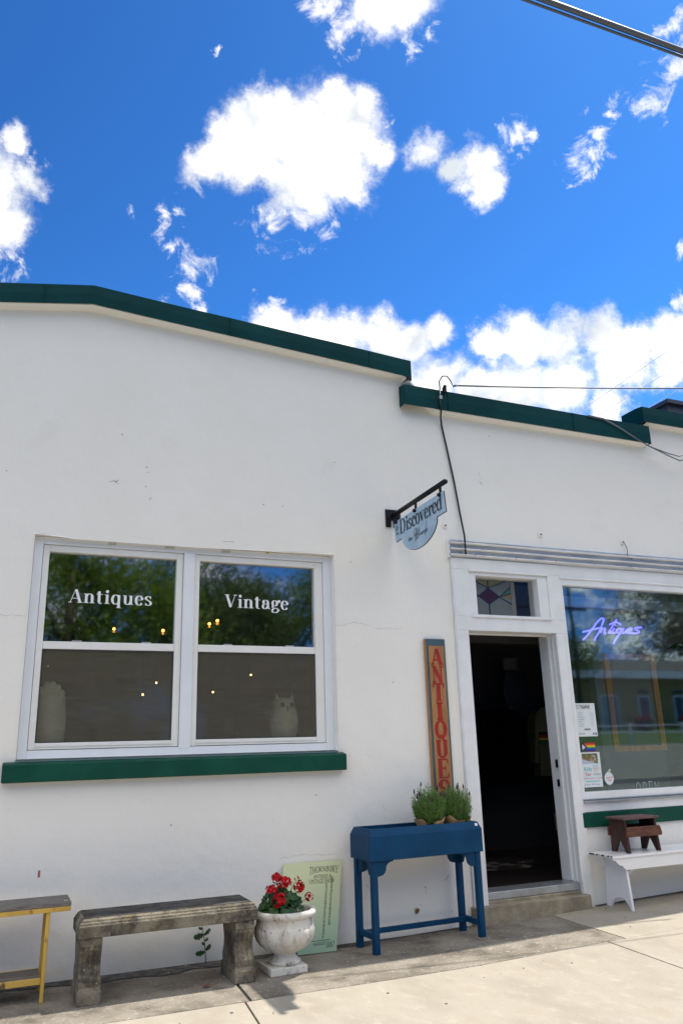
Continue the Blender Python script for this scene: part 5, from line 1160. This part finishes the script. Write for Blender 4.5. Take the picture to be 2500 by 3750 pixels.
b = MB(); n = 40; o = [(4.72+.62*math.cos(t)*(1+.12*math.sin(3*t)+.08*math.sin(7*t)), 1.55+.42*math.sin(t)*(1+.15*math.cos(5*t))) for t in [2*PI*i/n for i in range(n)]]
b.v = [(x,y,.203) for x, y in o]+[(x,y,.209) for x, y in o]; b.f = [tuple(range(n))[::-1], tuple(range(n,2*n))]+[(i,(i+1)%n,(i+1)%n+n,i+n) for i in range(n)]
b.build('hide', mat('cowhide', (.03,.02,.015), .9, col2=(.30,.27,.22), scale=3.2, contrast=(.50,.56)), rg); base(rg, (4.7,1.55,.203))

# ------------------------------------------------------------------ the far side of the street (reflected in the glass)
def tree_mesh(seed, R, Hc, mt, leaf=.075, clumps=120, per=210, trunk_h=2.2):
    if R > 2: leaf *= R/3.4
    rnd = random.Random(seed); b = MB(); tk = MB()
    cs = []
    for i in range(clumps):
        d = Vector((rnd.gauss(0,1),rnd.gauss(0,1),rnd.gauss(0,1))).normalized(); rr = rnd.uniform(.35,1)**.6
        rr *= 1+.22*math.sin(3*math.atan2(d.y,d.x)+seed)
        cs.append((Vector((d.x*R*rr, d.y*R*rr, trunk_h+Hc*.5+d.z*Hc*.5*rr)), R*rnd.uniform(.14,.26)))
    for c, r in cs:
        for k in range(per):
            d = Vector((rnd.gauss(0,1),rnd.gauss(0,1),rnd.gauss(0,.75))); p = c+d*r*.62
            n = Vector((rnd.gauss(0,1),rnd.gauss(0,1),rnd.gauss(0,1)+.6)).normalized(); a = n.orthogonal().normalized(); q = n.cross(a); l = leaf*rnd.uniform(.6,1.3)
            b.add([p-a*l, p+q*l*.55, p+a*l, p-q*l*.55], [(0,1,2,3)])
    tk.tube([(0,0,-.2),(.05,0,trunk_h*.6),(-.05,.1,trunk_h+Hc*.3),(.1,0,trunk_h+Hc*.75)], [R*.085,R*.06,R*.045,R*.012], 10)
    for c, r in cs[:26]:
        z = max(trunk_h*.8, c.z*.55); tk.tube([(0,.05,z), (c.x*.5,c.y*.5,(z+c.z)/2+.1), tuple(c)], [R*.028,R*.016,R*.005], 6)
    return b, tk
def tree(x, y, seed, R, Hc, mi, label, th=2.2, **k):
    b, tk = tree_mesh(seed, R, Hc, None, trunk_h=th, **k)
    t = thing('broadleaf_tree', label, 'tree', (x,y,gz(x)+land(y)), 0, 'trees across the street')
    b.build('crown', M_tree[mi], t, fix=False); tk.build('trunk', M_bark, t, smooth=True); return t
tree(1.6,-17.5,21,3.6,6.4,0,'bright green tree mirrored in the left lettered pane', 1.6, clumps=130)
tree(7.4,-24,22,3.6,5.6,2,'dark tree right of the bright tree mirrored in the left lettered pane', 1.8)
tree(13.5,-33,23,5.0,7.0,1,'distant tree mirrored low in the right lettered pane', 1.5)
tree(-5.5,-21,24,4.5,7.5,1,'large tree beyond the left end of the street')
tree(19,-30,25,3.6,4.6,1,'green tree left of the pole in the shop window reflection', 1.2)
tree(26.0,-31,26,4.2,4.6,1,'low rounded tree mirrored at the left of the shop window', .8)
tree(50,-38,27,6.5,12,2,'tall dark tree behind the yellow house in the shop window reflection', 2)
tree(58,-40,28,6.5,12.5,1,'tall tree at the right behind the yellow house', 2)
for i, (x, y, r) in enumerate(((-7,-19,1.3),(-3.5,-20,1.5),(.2,-20.5,1.4),(3.6,-21,1.5),(8.5,-24,1.6),(12,-25,1.4),(15.5,-26,1.6))):
    bb, _t = tree_mesh(40+i, r, 1.9, None, trunk_h=.1, leaf=.07, clumps=40, per=160)
    s_ = thing('shrub', 'rounded green shrub along the far verge, number unclear', 'shrub', (x,y,gz(x)+land(y)), 0, 'shrubs along the far verge'); s_['label'] = 'rounded green shrub growing along the far verge of the street'
    bb.build('foliage', M_tree[1+i%2], s_, fix=False)
# yellow house
yh = thing('yellow_house', 'low yellow sided building with white fascia mirrored in the shop window', 'house')
hx0, hx1, hy0, hy1 = 25.5, 48, -36, -28.5; hz = gz(30)+land(-29)-.35
MB().box(hx0,hx1,hy0,hy1,hz-.4,hz+3.1).build('wall', M_yhouse, yh)
rf = MB().prism([(hy1+.5,hz+3.12),(hy1+.5,hz+3.34),((hy0+hy1)/2,hz+4.5),(hy0-.5,hz+3.34),(hy0-.5,hz+3.12)], 'x', hx0-.5, hx1+.5).build('roof', M_roofs, yh)
MB().box(hx0-.5,hx1+.5,hy1+.50,hy1+.56,hz+3.0,hz+3.4).build('fascia', M_white, rf)
for i in range(8):
    x = hx0+1.6+i*2.5
    if i in (1,5):
        f = MB().box(x-.1,x+1.1,hy1,hy1+.05,hz,hz+2.15).build('door', M_white, yh)
        MB().box(x,x+1.0,hy1+.05,hy1+.07,hz+.05,hz+2.05).build('door_leaf', colmat('teal_door', (.12,.28,.30)), f)
    else:
        f = ring(MB(), x+.1, x+.7, hz+.7, hz+2.0, x, x+.8, hz+.6, hz+2.1, hy1, hy1+.06).build('window', M_white, yh)
        MB().box(x+.1,x+.7,hy1+.001,hy1+.03,hz+.7,hz+2.0).build('pane', colmat('dark_glass', (.03,.035,.04), .1), f)
        MB().box(x+.05,x+.75,hy1+.062,hy1+.09,hz+2.2,hz+2.38).build('awning', colmat('awning_navy', (.02,.03,.07)), f)
base(yh, (36,-32,hz))
def flowertub(x):
    t = thing('flower_tub', 'dark tub of red flowers before the yellow house at x '+'left' if False else 'dark tub of red flowers standing before the yellow house', 'planter', (x,-27.6,gz(x)+land(-27.6)), 0, 'flower tubs before the yellow house')
    MB().lathe([(.35,0),(.45,.5),(.42,.5)], (0,0,0), 16).build('tub', M_roofs, t)
    b = MB(); r = random.Random(1)
    for i in range(34): b.ball((r.gauss(0,.17),r.gauss(0,.17),.58+r.gauss(0,.07)), .045, 6, 4)
    b.build('flowers', M_petal, t)
for x in (31.5,34.6): flowertub(x)
# guard rail along the far verge
gr = thing('guard_rail', 'white two rail barrier along the far side of the street', 'railing')
b = MB(); 
for z in (.45,.75): b.box(10,44,-22.06,-22.0,gz(20)+land(-22)+z,gz(20)+land(-22)+z+.055)
b.build('rails', M_white, gr)
for i in range(12): MB().box(10.5+i*3,10.62+i*3,-22.12,-22.061,gz(20)+land(-22)-.1,gz(20)+land(-22)+.88).build('post', M_white, gr)
base(gr, (27,-22,land(-22)))
# utility pole
up = thing('utility_pole', 'wooden utility pole with a crossarm mirrored at the left of the shop window', 'utility pole')
px, py = 27.2,-27.2; pz0 = gz(px)+land(py)
MB().tube([(px,py,pz0),(px,py,pz0+7.9)], [.13,.08], 10).build('pole', M_bark, up)
ca = MB().box(px-.95,px+.95,py-.05,py+.05,pz0+6.18,pz0+6.30).build('crossarm', M_bark, up)
b = MB()
for x in (-.95,-.4,.4,.95): b.lathe([(.04,0),(.05,.06),(.03,.12)], (px+x,py,pz0+6.30), 8)
b.build('insulators', M_white, ca)
base(up, (px,py,pz0))
for k, (x, z) in enumerate(((-.95,6.4),(-.4,6.4),(.4,6.4),(.95,6.4))):
    tag(MB().tube(sag((-14,py-1.5+x*.2,pz0+z-.3),(px+x,py,pz0+z),.5)+sag((px+x,py,pz0+z),(62,py-3+x*.2,pz0+z+1.5),.7)[1:], .011, 5).build('street_wire', M_wiregrey), 'long wire strung on the crossarm of the far utility pole', 'wire', 'wires on the far pole')
